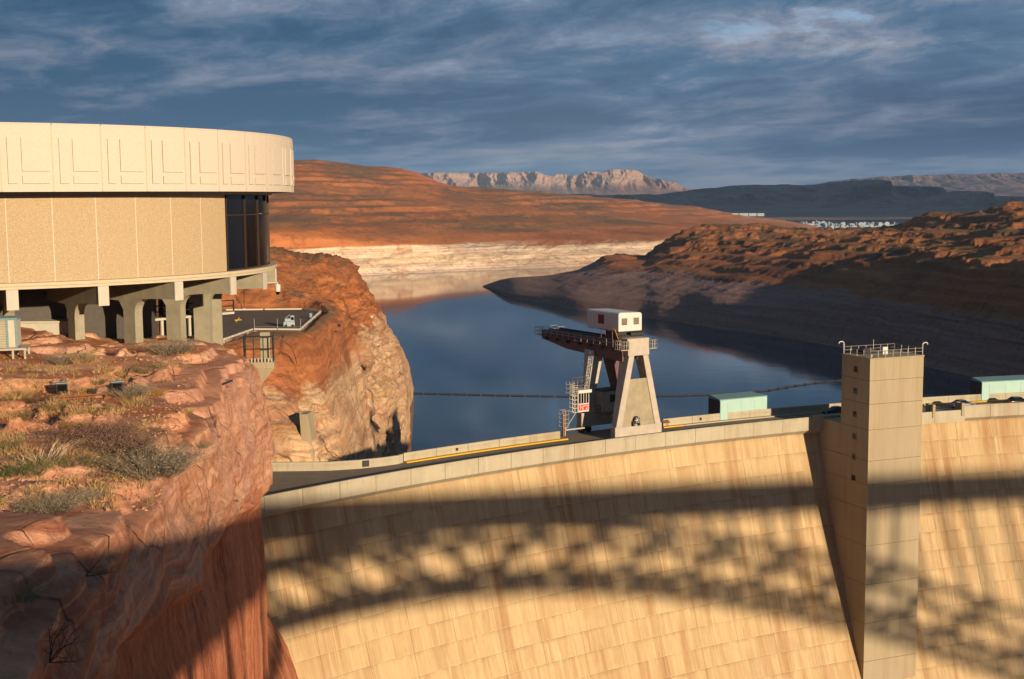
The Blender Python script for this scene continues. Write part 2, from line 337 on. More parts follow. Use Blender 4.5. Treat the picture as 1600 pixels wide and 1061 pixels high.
def concrete(name, base, stain, pale, sv=.07, streaks=1.0, perobj=.0, scale=1.0, bd=.01, cyl=False):
    m, t, b = new_mat(name)
    P = t.new('ShaderNodeNewGeometry').outputs['Position']
    if cyl:      # measured along the arc, so stains run straight down the battered face
        s3 = t.new('ShaderNodeSeparateXYZ'); t.l.new(P, s3.inputs[0])
        an = t.math('ARCTAN2', t.math('SUBTRACT', s3.outputs[1], -28.347), t.math('SUBTRACT', s3.outputs[0], 153.478))
        c3_ = t.new('ShaderNodeCombineXYZ'); t.put(c3_.inputs[0], t.math('MULTIPLY', an, 255.0)); t.put(c3_.inputs[2], s3.outputs[2]); P = c3_.outputs[0]
        lift = t.math('FLOOR', t.math('DIVIDE', t.math('ADD', s3.outputs[2], 40.0), 3.0))
        brk = t.new('ShaderNodeCombineXYZ'); t.put(brk.inputs[1], t.math('MULTIPLY', lift, 5.37)); frac_z = t.math('SUBTRACT', t.math('DIVIDE', t.math('ADD', s3.outputs[2], 40.0), 3.0), lift)
    off = None
    if perobj:
        oi = t.new('ShaderNodeObjectInfo').outputs['Random']
        cx = t.new('ShaderNodeCombineXYZ')
        for k in range(3): t.put(cx.inputs[k], t.math('MULTIPLY', oi, 37.0*(k+1)*perobj))
        off = cx.outputs[0]
    st = t.new('ShaderNodeVectorMath', operation='MULTIPLY_ADD'); t.put(st.inputs[0], P); st.inputs[1].default_value = (scale, scale, sv*scale)
    if off and not cyl: t.put(st.inputs[2], off)
    if cyl: t.put(st.inputs[2], brk.outputs[0])
    n1_ = t.noise(st.outputs[0], 1.7, 7, .72); n2_ = t.noise(st.outputs[0], .5, 4, .6)
    nb = t.noise(P, .12*scale, 5, .6); nf = t.noise(P, 6*scale, 4, .7)
    c = t.mix(t.math('MULTIPLY', t.rng(n2_, .46, .66), .42*streaks), lin(base), lin(stain))
    c = t.mix(t.math('MULTIPLY', t.rng(n1_, .52, .72), .38*streaks), c, lin(pale))
    c = t.mix(t.math('MULTIPLY', t.rng(n1_, .46, .30), .35*streaks), c, tuple(v*.62 for v in lin(stain)[:3])+(1,))
    if cyl:
        g1 = t.new('ShaderNodeVectorMath', operation='MULTIPLY'); t.put(g1.inputs[0], P); g1.inputs[1].default_value = (1, 1, .035)
        ng = t.noise(g1.outputs[0], .35, 6, .7, .3); ng2 = t.noise(g1.outputs[0], 2.4, 6, .75, .2)
        blot = t.noise(P, .05, 5, .62); blot2 = t.noise(P, .35, 6, .7)
        c = t.mix(t.math('MULTIPLY', t.rng(ng, .50, .60), t.rng(blot, .40, .60, .12, .75)), c, lin(stain))
        c = t.mix(t.math('MULTIPLY', t.rng(ng2, .54, .68), t.math('MULTIPLY', t.rng(blot, .44, .58), .55)), c, tuple(v*.45 for v in lin(stain)[:3])+(1,))
        c = t.mix(t.math('MULTIPLY', t.rng(ng2, .44, .30), t.rng(blot, .56, .42, 0, .85)), c, tuple(min(1, v*1.2) for v in lin(pale)[:3])+(1,))
        c = t.mix(t.math('MULTIPLY', t.rng(blot2, .50, .66), .32), c, tuple(v*.66 for v in lin(base)[:3])+(1,))
        # drip line under every lift joint
        dr = t.math('MULTIPLY', t.rng(frac_z, .80, 1.0), t.rng(blot2, .40, .60)); c = t.mix(t.math('MULTIPLY', dr, .38), c, tuple(v*.6 for v in lin(stain)[:3])+(1,))
        lo_ = t.rng(frac_z, .05, .0); c = t.mix(t.math('MULTIPLY', lo_, t.math('MULTIPLY', t.rng(ng2, .42, .55), .5)), c, lin(pale))
    c = t.mix(t.math('MULTIPLY', t.rng(nb, .45, .70), .35), c, tuple(v*.82 for v in lin(base)[:3])+(1,))
    c = t.mix(t.math('MULTIPLY', t.rng(nf, .3, .7), .14), c, tuple(v*.75 for v in lin(base)[:3])+(1,))
    t.put(b.inputs['Base Color'], c)
    bump(t, b, t.math('ADD', nf, n1_), .5, bd)
    return m
M_dam = concrete('dam_concrete', (186, 160, 118), (146, 102, 60), (214, 194, 160), perobj=1, cyl=True, sv=.06)
M_parapet = concrete('parapet_concrete', (172, 162, 138), (150, 132, 104), (190, 180, 158), streaks=.6, sv=.3, perobj=.6, cyl=True)
M_tower = concrete('tower_concrete', (158, 144, 116), (136, 106, 70), (176, 162, 134), streaks=.85)
M_joint = simple('joint_brown', (84, 64, 44), .95)  # even dark brown, seen through the joint gaps
M_fascia = simple('fascia_concrete', (196, 182, 164), .9, var=.05, scale=6, bumpd=.01)
M_aggr = None
def aggregate():
    m, t, b = new_mat('pebble_concrete'); P = t.new('ShaderNodeNewGeometry').outputs['Position']
    n = t.noise(P, 11, 6, .75); n0 = t.noise(P, .35, 3, .5)
    c = t.mix(t.rng(n, .36, .64), lin((152, 130, 98)), lin((190, 168, 134))); c = t.mix(t.math('MULTIPLY', t.rng(n0, .35, .7), .3), c, lin((172, 146, 108)))
    t.put(b.inputs['Base Color'], c); bump(t, b, n, .6, .02); return m
M_aggr = aggregate()
M_slab = simple('slab_paint', (190, 174, 146), .8, var=.06)
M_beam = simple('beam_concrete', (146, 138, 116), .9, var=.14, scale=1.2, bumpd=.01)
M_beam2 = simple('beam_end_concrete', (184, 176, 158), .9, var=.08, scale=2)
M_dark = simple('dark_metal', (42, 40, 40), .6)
M_white = simple('white_metal', (196, 192, 184), .5, var=.1)
M_crane = simple('crane_grey_paint', (172, 160, 144), .55, var=.14, scale=.8)
M_crane2 = simple('crane_maroon_paint', (98, 72, 68), .6, var=.15, scale=1)
M_panel = simple('crane_panel_weathered', (150, 138, 112), .85, var=.16, scale=.6)
M_rail = simple('railing_metal', (170, 160, 142), .5, metal=.3)
M_road = simple('asphalt', (124, 110, 90), .95, var=.18, scale=.5, bumpd=.01)
M_lot = simple('lot_asphalt', (104, 84, 66), .95, var=.15, scale=.4)
M_kerb = simple('yellow_kerb_paint', (206, 160, 44), .8, var=.12)
M_bronze = simple('bronze_frame', (58, 44, 34), .5)
M_core = simple('core_wall_shade', (84, 78, 72), .9)  # dark tone stands in for the shade under the building
M_walk = simple('kerb_concrete', (168, 158, 134), .9)
M_teal = simple('pale_green_paint', (156, 186, 176), .55, var=.05, scale=.6)
M_tealroof = simple('green_grey_roof', (108, 138, 136), .6)
M_teald = simple('dark_steel_side', (74, 64, 66), .7)
M_black = simple('black_car_paint', (16, 17, 20), .25, var=.05)
M_silver = simple('silver_car_paint', (132, 140, 148), .3, metal=.5, var=.04)
M_tyre = simple('tyre_rubber', (22, 22, 22), .9)
M_red = simple('red_paint', (196, 44, 30), .5)
M_maroon = simple('dark_red_sign', (110, 34, 34), .6)
M_redl = simple('tail_light_red', (190, 26, 22), .3)
M_boom = simple('boom_float', (54, 46, 44), .7, var=.3, scale=.3)
M_boat = simple('boat_white', (140, 150, 158), .5)
M_brown = simple('rusty_pipe', (134, 82, 54), .8)
M_cloud = simple('cloud', (220, 222, 228), 1, var=.03)
def glass(name, col, rough=.06):
    m, t, b = new_mat(name); b.inputs['Base Color'].default_value = lin(col); b.inputs['Roughness'].default_value = rough; b.inputs['Specular IOR Level'].default_value = .22; return m
M_glass = glass('tinted_glass', (20, 16, 14), .12); M_cglass = glass('car_glass', (20, 26, 30))

# ------------------------------------------------------------------ water
def water():
    m, t, b = new_mat('lake_water'); P = t.new('ShaderNodeNewGeometry').outputs['Position']
    b.inputs['Base Color'].default_value = (.008, .024, .042, 1); b.inputs['Roughness'].default_value = .05; b.inputs['IOR'].default_value = 1.33; b.inputs['Specular IOR Level'].default_value = .5
    sc_ = t.new('ShaderNodeVectorMath', operation='MULTIPLY'); t.put(sc_.inputs[0], P); sc_.inputs[1].default_value = (1, 1, 1)
    patch = t.noise(P, .006, 4, .6)
    n = t.math('ADD', t.math('MULTIPLY', t.noise(sc_.outputs[0], .5, 3, .6), .7), t.math('MULTIPLY', t.noise(sc_.outputs[0], .12, 3, .5), 1.5))
    h = t.math('MULTIPLY', n, t.rng(patch, .44, .60, .08, 1.0))
    bump(t, b, h, .07, .35)
    return m
M_water = water()
DC = np.array([153.478, -28.347])            # centre of the dam's arc
def dp(th, r, z): a = math.radians(th); return (DC[0]+r*math.cos(a), DC[1]+r*math.sin(a), z)
WZ = -73.0
mb = MB(); ths = np.linspace(146, 52, 48)
vv = [dp(t_, 268.5, WZ) for t_ in ths]; far = [(-2600+7400*(i/47), 4600, WZ) for i in range(48)]
vv2 = [(-60 if i == 0 else v[0], v[1], WZ) for i, v in enumerate(vv)]
mb.add(vv+far, [(i, i+1, 48+i+1, 48+i) for i in range(47)]); mb.obj('lake_water', M_water, kind='structure')
MB().add([(-400, 0, -215), (500, 0, -215), (500, 420, -215), (-400, 420, -215)], [(0, 1, 2, 3)]).obj('canyon_floor', M_near, kind='structure')

# ------------------------------------------------------------------ near cliff with the bench (world coordinates)
ST = [  # y, rim x, bench z inland, lip z, [(x, z) wall]
 (6,  -8.0, -9.3, -10.2, [(-7.5, -14), (-7.2, -22), (-7, -32), (-5, -60), (-2, -100), (4, -216)]),
 (25, -10.4, -9.6, -10.4, [(-9.9, -14), (-9.7, -22), (-9.4, -32), (-7, -60), (-4, -100), (2, -216)]),
 (38, -12.4, -9.9, -11.0, [(-11.8, -14.5), (-11.5, -22), (-11.2, -32), (-9, -60), (-6, -100), (0, -216)]),
 (49, -13.9, -10.3, -11.4, [(-13.3, -15.5), (-13.1, -23), (-12.9, -33), (-11, -60), (-8, -100), (-2, -216)]),
 (62, -15.6, -10.5, -11.9, [(-14.9, -17), (-14.8, -24), (-14.6, -34), (-13, -60), (-10, -100), (-4, -216)]),
 (75, -17.0, -10.5, -12.3, [(-16.2, -18), (-16.2, -25), (-16.1, -35), (-15, -60), (-12, -100), (-6, -216)]),
 (88, -18.4, -10.7, -12.5, [(-17.5, -17.5), (-17.7, -25), (-17.8, -35), (-16, -60), (-13, -100), (-8, -216)]),
 (98, -19.8, -11.1, -12.9, [(-18.9, -17.5), (-19.2, -25), (-19.4, -36), (-17, -60), (-14, -100), (-9, -216)]),
 (108, -21.6, -12.0, -14.4, [(-20.9, -19), (-21.3, -27), (-21.4, -38), (-18.6, -60), (-15, -100), (-10, -216)]),
 (120, -23.8, -13.2, -17.0, [(-23.0, -22), (-23.4, -29), (-23.2, -40), (-20, -60), (-15, -100), (-10, -216)]),
 (136, -27.6, -16.0, -22.0, [(-26.6, -27), (-26.6, -34), (-25.6, -43), (-22.3, -56), (-16, -100), (-10, -216)]),
 (155, -32.0, -21.0, -29.0, [(-31.0, -33), (-30.8, -38), (-29.0, -46), (-24.4, -60), (-18, -100), (-12, -216)]),
 (190, -40.0, -26.0, -36.0, [(-39.0, -40), (-38, -45), (-37.0, -52), (-32, -70), (-26, -100), (-20, -216)]),
]
rows = []
for (y, xr, zi, zl, wall) in ST:
    sh_ = np.interp(y, [62, 80, 100, 120, 150], [0, -.2, -.2, -1.0, -3.0]); xr += sh_; wall = [(x+sh_*(1 if z > -28 else 1.0)-np.interp(-z, [24, 45, 70], [0, .8, .2])*np.interp(y, [60, 110], [0, 1]), z) for x, z in wall]
    up = 2.6 if 85 < y < 125 else (1.2 if y >= 75 else .6)
    c = [(xr-85, y, zi+up+1.0), (xr-38, y, zi+up), (xr-20, y, zi+up*.45), (xr-10, y, zi), (xr-5, y, zi-.1), (xr-1.8, y, (zi+zl)/2), (xr, y, zl-.5)]+[(x, y, z) for x, z in wall]
    rows.append(c)
ctrl = np.array(rows).transpose(1, 0, 2)         # profile along axis 0, stations along axis 1
G = net(ctrl, [10, 40, 60, 80, 60, 40, 50, 70, 70, 50, 40, 14, 6], [24, 46, 52, 56, 56, 50, 40, 40, 40, 40, 36, 24])
N = normals(G); sgn = np.sign(N[20, 100, 2]); N *= sgn
y_ = G[..., 1]; steep = np.clip(1-np.abs(N[..., 2]), 0, 1)
sc_near = np.clip(y_/60, .45, 1.3)
steep = np.clip((steep-.15)/.6, 0, 1)
big = fbm(G*np.array([.06, .06, .08])+3, 3)*1.1*(.35+.65*steep)
flute = ridged(G*np.array([.10, .10, .012])+7, 3)*.8*steep*np.clip((-13-G[..., 2])/8, .2, 1)
lowm = np.clip((-9.0-(G[..., 2]+.125*G[..., 1]+fbm(G*.16+3, 3)*2.0))/.8, 0, 1)
upper = 1-.85*lowm
cross = ridged(np.stack([G[..., 0]*.5+G[..., 2]*.55, G[..., 1]*.22-G[..., 2]*.35, G[..., 2]*.25]*1, -1)*.6, 4)*.26*upper
ledge = fbm(np.stack([G[..., 0]*.06, G[..., 1]*.06, G[..., 2]*.9+fbm(G*.08, 2)*2.4], -1), 3)*.55*(.3+.7*steep)*upper
small = fbm(G*.9, 5)*.10*upper
hum = (1-steep)*(np.maximum(ridged(G*np.array([.13, .16, .3])+31, 3), -.2)*.75)
keep = np.exp(-(((G[..., 0]+27)/9)**2+((y_-103)/12)**2))    # calmer ground at the column feet
disp = (big*(1-.4*lowm)+flute*(.3+.5*lowm)+cross*sc_near+ledge+small+hum)*(1-.55*keep)-.9*lowm*steep*np.exp(-np.clip(-11-(G[..., 2]+.125*G[..., 1]), 0, 50)/6)
G = G+N*disp[..., None]
# broken slabs: quantise the bench a little into ledges
zq = G[..., 2]+fbm(G*.1, 3)*.7; st_ = .8; fr = (zq/st_) % 1; q = (np.clip((fr-.5)*5, -.5, .5)+.5-fr)*st_
G[..., 2] += q*(1-steep)*.75*(1-.6*keep)
cliff_me = grid_mesh('near_cliff', G, M_near, flip=(sgn > 0) is False)
cliff = link('canyon_cliff', cliff_me, kind='structure')
GA = G
vs_ = G[::2, ::2].reshape(-1, 3); r2, c2_ = G[::2, ::2].shape[:2]; ii = np.arange(r2*c2_).reshape(r2, c2_)
fs_ = np.stack([ii[:-1, :-1], ii[1:, :-1], ii[1:, 1:], ii[:-1, 1:]], -1).reshape(-1, 4)
BVH = BVHTree.FromPolygons([tuple(v) for v in vs_.tolist()], fs_.tolist())
def hit(px, y):
    d = Vector(ray(px, y)).normalized(); p, n, i, t_ = BVH.ray_cast(Vector((0, 0, 0)), d); return p, n
def ground(x, y, z0=0):
    p, n, i, t_ = BVH.ray_cast(Vector((x, y, z0)), Vector((0, 0, -1))); return p.z if p else -11

# ------------------------------------------------------------------ terrain nets given as (picture row, distance) per bearing
def bearing_net(cols, rc, cc):
    A = []
    for px, prof in cols:
        L = []
        for e in prof:
            if len(e) == 2: L.append(PD(px, e[0], e[1]))
            else: p = PD(px, 300, e[1]); L.append(np.array([p[0], p[1], e[2]]))
        A.append(L)
    return net(np.array(A).transpose(1, 0, 2), rc, cc)
def wl(px, y): return float(PZ(px, y, WZ)[1])

# upstream canyon wall with the parking lot
Bc = [
 (60, [('z', 420, -26), (400, 300), (450, 268), (487, 254), (520, 222), (590, 205), (740, 192), ('z', 184, -60)]),
 (300, [('z', 420, -30), (388, 300), (450, 266), (487, 252), (537, 205), (600, 200), (740, 190), ('z', 184, -60)]),
 (400, [('z', 420, -30), (380, 300), (450, 264), (485, 253), (530, 208), (600, 200), (738, 187), ('z', 183, -60)]),
 (450, [('z', 420, -32), (391, 300), (462, 264), (483, 253), (525, 212), (600, 203), (735, 188), ('z', 184, -60)]),
 (505, [('z', 430, -34), (401, 305), (464, 268), (479, 259), (512, 228), (600, 214), (732, 194), ('z', 188, -75)]),
 (540, [('z', 440, -36), (405, 320), (461, 288), (482, 273), (503, 258), (600, 235), (725, 205), ('z', 198, -78)]),
 (566, [('z', 450, -40), (446, 335), (470, 318), (490, 302), (520, 288), (600, 262), (720, 230), ('z', 218, -80)]),
 (592, [('z', 455, -44), (485, 345), (500, 340), (520, 332), (545, 322), (620, 298), (715, 270), ('z', 258, -80)]),
 (618, [('z', 460, -52), (545, 362), (560, 358), (580, 354), (600, 348), (645, 338), (700, 322), ('z', 312, -82)]),
 (636, [('z', 470, -62), (598, 378), (608, 376), (620, 375), (635, 374), (660, 372), (690, 370), ('z', 366, -84)]),
 (641, [('z', 480, -70), (630, 395), (637, 394), (645, 393), (655, 392), (670, 391), (682, 390), ('z', 388, -84)]),
 (640, [('z', 520, -78), (640, 430), (643, 429), (646, 428), (650, 427), (655, 426), (660, 425), ('z', 424, -84)]),
]
G = bearing_net(Bc, [20, 60, 30, 50, 60, 80, 20], [16, 30, 40, 50, 40, 36, 36, 36, 30, 16, 8])
N = normals(G); sg = np.sign(N[30, 66, 2]) or 1; N *= sg
lot_m = np.clip(1.4*np.exp(-(((G[..., 0]+42)/20)**4+((G[..., 1]-233)/27)**4)), 0, 1)
stp = np.clip((1-np.abs(N[..., 2])-.1)/.5, 0, 1)
disp = fbm(G*np.array([.03, .03, .05])+5, 4)*6.0*(.4+.6*stp)+ridged(G*np.array([.05, .05, .09])+9, 6)*2.4+fbm(np.stack([G[..., 0]*.03, G[..., 1]*.03, G[..., 2]*.45], -1), 3)*2.2*stp+ridged(G*.4, 3)*.45
edge = np.clip((G.shape[1]-1-np.arange(G.shape[1]))/90, .15, 1)[None, :]
setb = np.clip((G[..., 1]-235)/50, 0, 1)*1.6+.8
G = G+N*((disp-setb)*(1-.97*lot_m)*edge)[..., None]
LZ = -22.0
LOT = [PZ(a, b_, LZ) for a, b_ in ((300, 545), (352, 531), (396, 515.5), (470, 516), (502, 487.5), (473, 483.5), (352, 485), (300, 487))]
LOT = [(p[0], p[1]) for p in LOT]
inside = np.zeros(G.shape[:2], bool); xx, yy_ = G[..., 0], G[..., 1]
gx = xx+(xx+42)*-.04; gy = yy_+(yy_-231)*-.06
for i in range(len(LOT)):
    (x1, y1), (x2, y2) = LOT[i], LOT[(i+1) % len(LOT)]
    cnd = ((y1 > gy) != (y2 > gy)) & (gx < (x2-x1)*(gy-y1)/((y2-y1) if abs(y2-y1) > 1e-9 else 1e-9)+x1)
    inside ^= cnd
dm = np.full(G.shape[:2], 1e9)
for i in range(len(LOT)):
    ax, ay = LOT[i]; bx_, by_ = LOT[(i+1) % len(LOT)]; ex, ey = bx_-ax, by_-ay
    tt_ = np.clip(((xx-ax)*ex+(yy_-ay)*ey)/(ex*ex+ey*ey), 0, 1); dm = np.minimum(dm, np.hypot(xx-ax-tt_*ex, yy_-ay-tt_*ey))
dm = np.where(inside, 0, dm); lim = LZ-.4+np.maximum(dm-.6, 0)*(.75+.6*fbm(G*.12+2, 3))+np.maximum(fbm(G*.35, 3), 0)*np.clip(dm-1.5, 0, 1)*1.2
G[..., 2] = np.where(dm < 14, np.minimum(G[..., 2], lim), G[..., 2])
link('canyon_wall', grid_mesh('canyon_wall', G, M_mid, flip=(sg > 0) is False), kind='structure')

# far left shore and hill
def hcol(px, w_, *pr): return (px, [('z', w_-60, -84), ('z', w_, -74.5)]+list(pr))
Cc = [
 hcol(250, 1150, (372, 1180), (345, 1350), (310, 1600), (275, 1900), (240, 2250), ('z', 3000, 20), ('z', 3800, -90)),
 hcol(457, wl(457, 434), (372, 1250), (345, 1400), (310, 1650), (280, 1900), (255, 2250), ('z', 3000, 20), ('z', 3800, -90)),
 hcol(550, wl(550, 431), (377, 1300), (350, 1450), (315, 1750), (285, 2000), (262.5, 2400), ('z', 3100, 10), ('z', 3900, -90)),
 hcol(640, wl(640, 427), (382, 1330), (352, 1500), (320, 1800), (295, 2100), (273, 2500), ('z', 3200, 0), ('z', 3900, -90)),
 hcol(700, wl(700, 424.5), (386, 1355), (356, 1550), (326, 1850), (305, 2200), (291, 2600), ('z', 3300, -10), ('z', 4000, -90)),
 hcol(800, wl(800, 421), (384, 1415), (352, 1650), (332, 1950), (314, 2300), (301, 2700), ('z', 3400, -20), ('z', 4100, -90)),
 hcol(900, wl(900, 416), (382, 1475), (354, 1750), (338, 2050), (322, 2400), (309.5, 2800), ('z', 3500, -25), ('z', 4100, -90)),
 hcol(1000, wl(1000, 409), (377, 1570), (354, 1850), (344, 2150), (331, 2500), (318, 2900), ('z', 3500, -40), ('z', 4000, -90)),
 hcol(1100, wl(1100, 401), (371, 1690), (356, 1950), (349, 2300), (340, 2700), (330, 3100), ('z', 3600, -60), ('z', 4000, -90)),
 hcol(1180, 1900, (369, 1960), (362, 2150), (354, 2500), (346, 2900), (338.5, 3300), ('z', 3600, -64), ('z', 3900, -90)),
 hcol(1240, 2300, (363, 2360), (359, 2500), (354.5, 2750), (351, 3000), (347, 3350), ('z', 3500, -74), ('z', 3700, -90)),
 hcol(1300, 2500, ('z', 2520, -78), ('z', 2600, -78), ('z', 2800, -78), ('z', 3000, -78), ('z', 3200, -78), ('z', 3400, -80), ('z', 3600, -90)),
]
G = bearing_net(Cc, [4, 46, 50, 60, 70, 50, 20, 8], [30, 60, 60, 50, 70, 70, 70, 70, 60, 50, 30])
N = normals(G); sg = np.sign(N[60, 60, 2]) or 1; N *= sg
hgt = np.clip((G[..., 2]+74)/10, 0, 1)
wv = fbm(G*np.array([.004, .004, .01])+1, 5)
G[..., 2] += wv*9*hgt*np.clip((G[..., 2]+60)/40, 0, 1)
G[..., 2] += ridged(G*np.array([.005, .003, 0])+13, 6)*8*np.clip((G[..., 2]+44)/15, 0, 1)
zq = G[..., 2]+fbm(G*np.array([.003, .003, 0]), 4)*8; S_ = 9.0; fr = (zq/S_) % 1
G[..., 2] += (np.clip((fr-.5)*2.6, -.5, .5)+.5-fr)*S_*.55*np.clip(.5+fbm(G*np.array([.0035, .0035, .02])+40, 3)*2.2, 0, 1)*np.clip((G[..., 2]+46)/6, 0, 1)
lowc = np.clip((-44-G[..., 2])/6, 0, 1)*hgt
G[..., 1] += lowc*(ridged(G*np.array([.012, 0, .02])+3, 4)*12+fbm(G*np.array([.03, .0, .12]), 4)*8)
link('far_shore_hill', grid_mesh('far_shore_hill', G, M_hill, flip=(sg > 0) is False), kind='structure')

# right-hand peninsula
Dc = []
def pcol(px, y0, pts, back):
    w_ = wl(px, y0); Dc.append((px, [('z', w_-40, -90), ('z', w_, -74)]+[(yy, w_+dd) for yy, dd in pts]+[('z', w_+back, -60 if px > 1000 else -76), ('z', w_+back+250, -92)]))
Dc.append((738, [('z', 1060, -92), ('z', 1090, -80)]+[('z', 1095+8*i, -79) for i in range(5)]+[('z', 1145, -80), ('z', 1400, -92)]))
pcol(756, 449.5, [(448, 5), (447, 12), (446.5, 20), (446, 28), (446.5, 36)], 70)
pcol(800, 466, [(459, 9), (450, 30), (442, 50), (436, 70), (434, 95)], 190)
pcol(853, 475, [(463, 11), (450, 40), (441, 65), (434, 90), (431, 120)], 260)
pcol(900, 484, [(469, 13), (450, 45), (438, 80), (428, 110), (424, 150)], 340)
pcol(957, 491, [(472, 16), (447, 60), (428, 100), (412, 150), (403, 210)], 420)
pcol(1005, 496, [(472, 18), (442, 70), (424, 120), (411, 190), (405, 240)], 500)
pcol(1031, 500, [(473, 18), (440, 75), (418, 140), (402, 210), (391, 280)], 560)
pcol(1075, 506, [(475, 20), (437, 82), (410, 165), (388, 240), (371, 320)], 640)
pcol(1119, 513, [(475, 20), (434, 90), (404, 190), (380, 275), (361, 360)], 700)
pcol(1184, 522, [(477, 22), (432, 95), (396, 210), (373, 310), (361, 400)], 760)
pcol(1263, 534, [(479, 22), (430, 100), (390, 230), (377, 330), (368.5, 450)], 800)
pcol(1337, 547, [(481, 22), (427, 100), (385, 240), (375, 350), (367.5, 500)], 850)
pcol(1403, 562, [(484, 22), (423, 100), (384, 240), (371, 360), (363, 520)], 850)
pcol(1464, 576, [(488, 22), (418, 95), (390, 190), (362, 340), (342, 500)], 850)
pcol(1526, 590, [(493, 22), (414, 90), (389, 185), (360, 330), (343, 480)], 850)
pcol(1582, 602, [(498, 20), (411, 90), (387, 185), (352, 320), (331, 440)], 850)
pcol(1700, 628, [(508, 20), (408, 90), (387, 185), (350, 320), (326, 440)], 850)
pcol(1900, 690, [(528, 20), (408, 90), (387, 185), (350, 320), (322, 440)], 850)
G = bearing_net(Dc, [4, 60, 90, 80, 70, 60, 30, 6], [10, 24, 30, 26, 32, 30, 20, 30, 32, 44, 50, 50, 46, 44, 44, 42, 50, 30])
N = normals(G); sg = np.sign(N[150, 200, 2]) or 1; N *= sg
z0_ = G[..., 2].copy(); hg = np.clip((z0_+73)/25, 0, 1); topm = np.clip((z0_+52)/16, 0, 1)
flatlot = np.exp(-(((G[..., 0]-255)/70)**4+((G[..., 1]-700)/60)**4))*0
disp = (ridged(G*np.array([.014, .014, .02])+21, 5)*6.5*topm+fbm(G*np.array([.02, .02, .03]), 4)*4*hg*(.45+.55*topm)+ridged(G*.05+4, 5)*2.2*hg*(.4+.6*topm))
tip = np.clip((np.linspace(0, 1, G.shape[1]))*7, .15, 1)[None, :]
G = G+N*(disp*tip)[..., None]
G[..., 0] += (fbm(np.stack([G[..., 0]*.01, G[..., 1]*.01, G[..., 2]*.22], -1), 4)*4+ridged(G*np.array([.03, .03, .006])+2, 4)*2.6)*(1-topm)*hg*tip
zq = G[..., 2]+fbm(G*np.array([.012, .012, 0])+8, 4)*5; S_ = 4.4; fr = (zq/S_) % 1
G[..., 2] += (np.clip((fr-.5)*2.8, -.5, .5)+.5-fr)*S_*.6*np.clip(topm+.35*hg, 0, 1)*tip
link('peninsula', grid_mesh('peninsula', G, M_pen, flip=(sg > 0) is False), kind='structure')

# distant mesas
def mesa(name, pts, base_y, d, mat, seed, depth=900, gully=160, cut=.5, slope=.8):
    cols = []
    for px, ty in pts:
        zt = float(PD(px, ty, d)[2]); zb = float(PD(px, base_y if not callable(base_y) else base_y(px), d-depth)[2])
        H_ = max(zt-zb, 5)
        A_ = []
        for dd, zz in ((d+2500, zb-60), (d+500, zt-6), (d+8, zt), (d-depth*.06, zt-H_*cut*.55), (d-depth*.14, zt-H_*cut), (d-depth*.45, zb+H_*(1-cut)*.42), (d-depth, zb), (d-depth*1.5, zb-30)):
            A_.append((px, dd, zz))
        cols.append(A_)
    Gc = np.array([[[PD(px, 300, dd)[0], dd, zz] for px, dd, zz in A_] for A_ in cols]).transpose(1, 0, 2)
    n_ = [max(4, int(abs(pts[i+1][0]-pts[i][0])*1.5)) for i in range(len(pts)-1)]
    G_ = net(Gc, [3, 4, 16, 16, 26, 26, 3], n_)
    fx = ridged(np.stack([G_[..., 0]/gully/2.2, G_[..., 2]*0+seed, G_[..., 2]/900], -1), 5)
    prof = np.zeros(G_.shape[0]); prof[7:] = 1; prof[:7] = .25
    G_[..., 1] -= (fx*gully*1.6+ridged(np.stack([G_[..., 0]/gully/.7, G_[..., 2]/300+seed, G_[..., 2]*0], -1), 3)*gully*.35)*prof[:, None]
    G_[..., 2] += fbm(G_*.004+seed, 4)*abs(zt-zb)*.16*prof[:, None]
    sgn_ = 1
    Nn = normals(G_); sgn_ = np.sign(Nn[2, 3, 2]) or 1
    return link(name, grid_mesh(name, G_, mat, flip=(sgn_ > 0) is False), kind='structure')
mesa('distant_mesa', [(560, 285), (600, 277), (628, 273), (680, 271.5), (740, 271), (800, 270.5), (837, 270), (850, 275), (860, 276), (869, 273), (900, 274.5), (913, 269.5), (939, 270.5), (944, 267), (965, 266.5), (987, 267), (1000, 272), (1012, 277), (1031, 284), (1053, 287), (1064, 293), (1090, 298), (1130, 303)], 306, 12500, M_mesa, 3.1, depth=1500, gully=330, cut=.55)
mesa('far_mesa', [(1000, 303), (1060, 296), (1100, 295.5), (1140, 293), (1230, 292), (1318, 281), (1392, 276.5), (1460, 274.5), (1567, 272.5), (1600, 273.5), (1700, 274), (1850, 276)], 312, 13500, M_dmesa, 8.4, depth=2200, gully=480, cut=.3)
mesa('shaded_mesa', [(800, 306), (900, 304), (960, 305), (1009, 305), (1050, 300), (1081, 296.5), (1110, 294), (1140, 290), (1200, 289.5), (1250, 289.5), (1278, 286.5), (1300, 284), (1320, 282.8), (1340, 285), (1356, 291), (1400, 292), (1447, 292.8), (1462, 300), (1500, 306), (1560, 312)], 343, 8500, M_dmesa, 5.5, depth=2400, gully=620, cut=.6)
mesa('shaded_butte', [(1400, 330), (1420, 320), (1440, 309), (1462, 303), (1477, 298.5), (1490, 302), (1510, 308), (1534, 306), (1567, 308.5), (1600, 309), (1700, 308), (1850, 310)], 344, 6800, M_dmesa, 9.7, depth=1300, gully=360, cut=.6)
MB().add([(-3000, 3850, WZ+.7), (600, 3950, WZ+.7), (1300, 4060, WZ+1), (2200, 4050, WZ+1), (4200, 3900, WZ+1), (9000, 16000, WZ+6), (-9000, 16000, WZ+6)], [(0, 1, 2, 3, 4, 5, 6)]).obj('far_plain', M_dmesa, kind='structure')

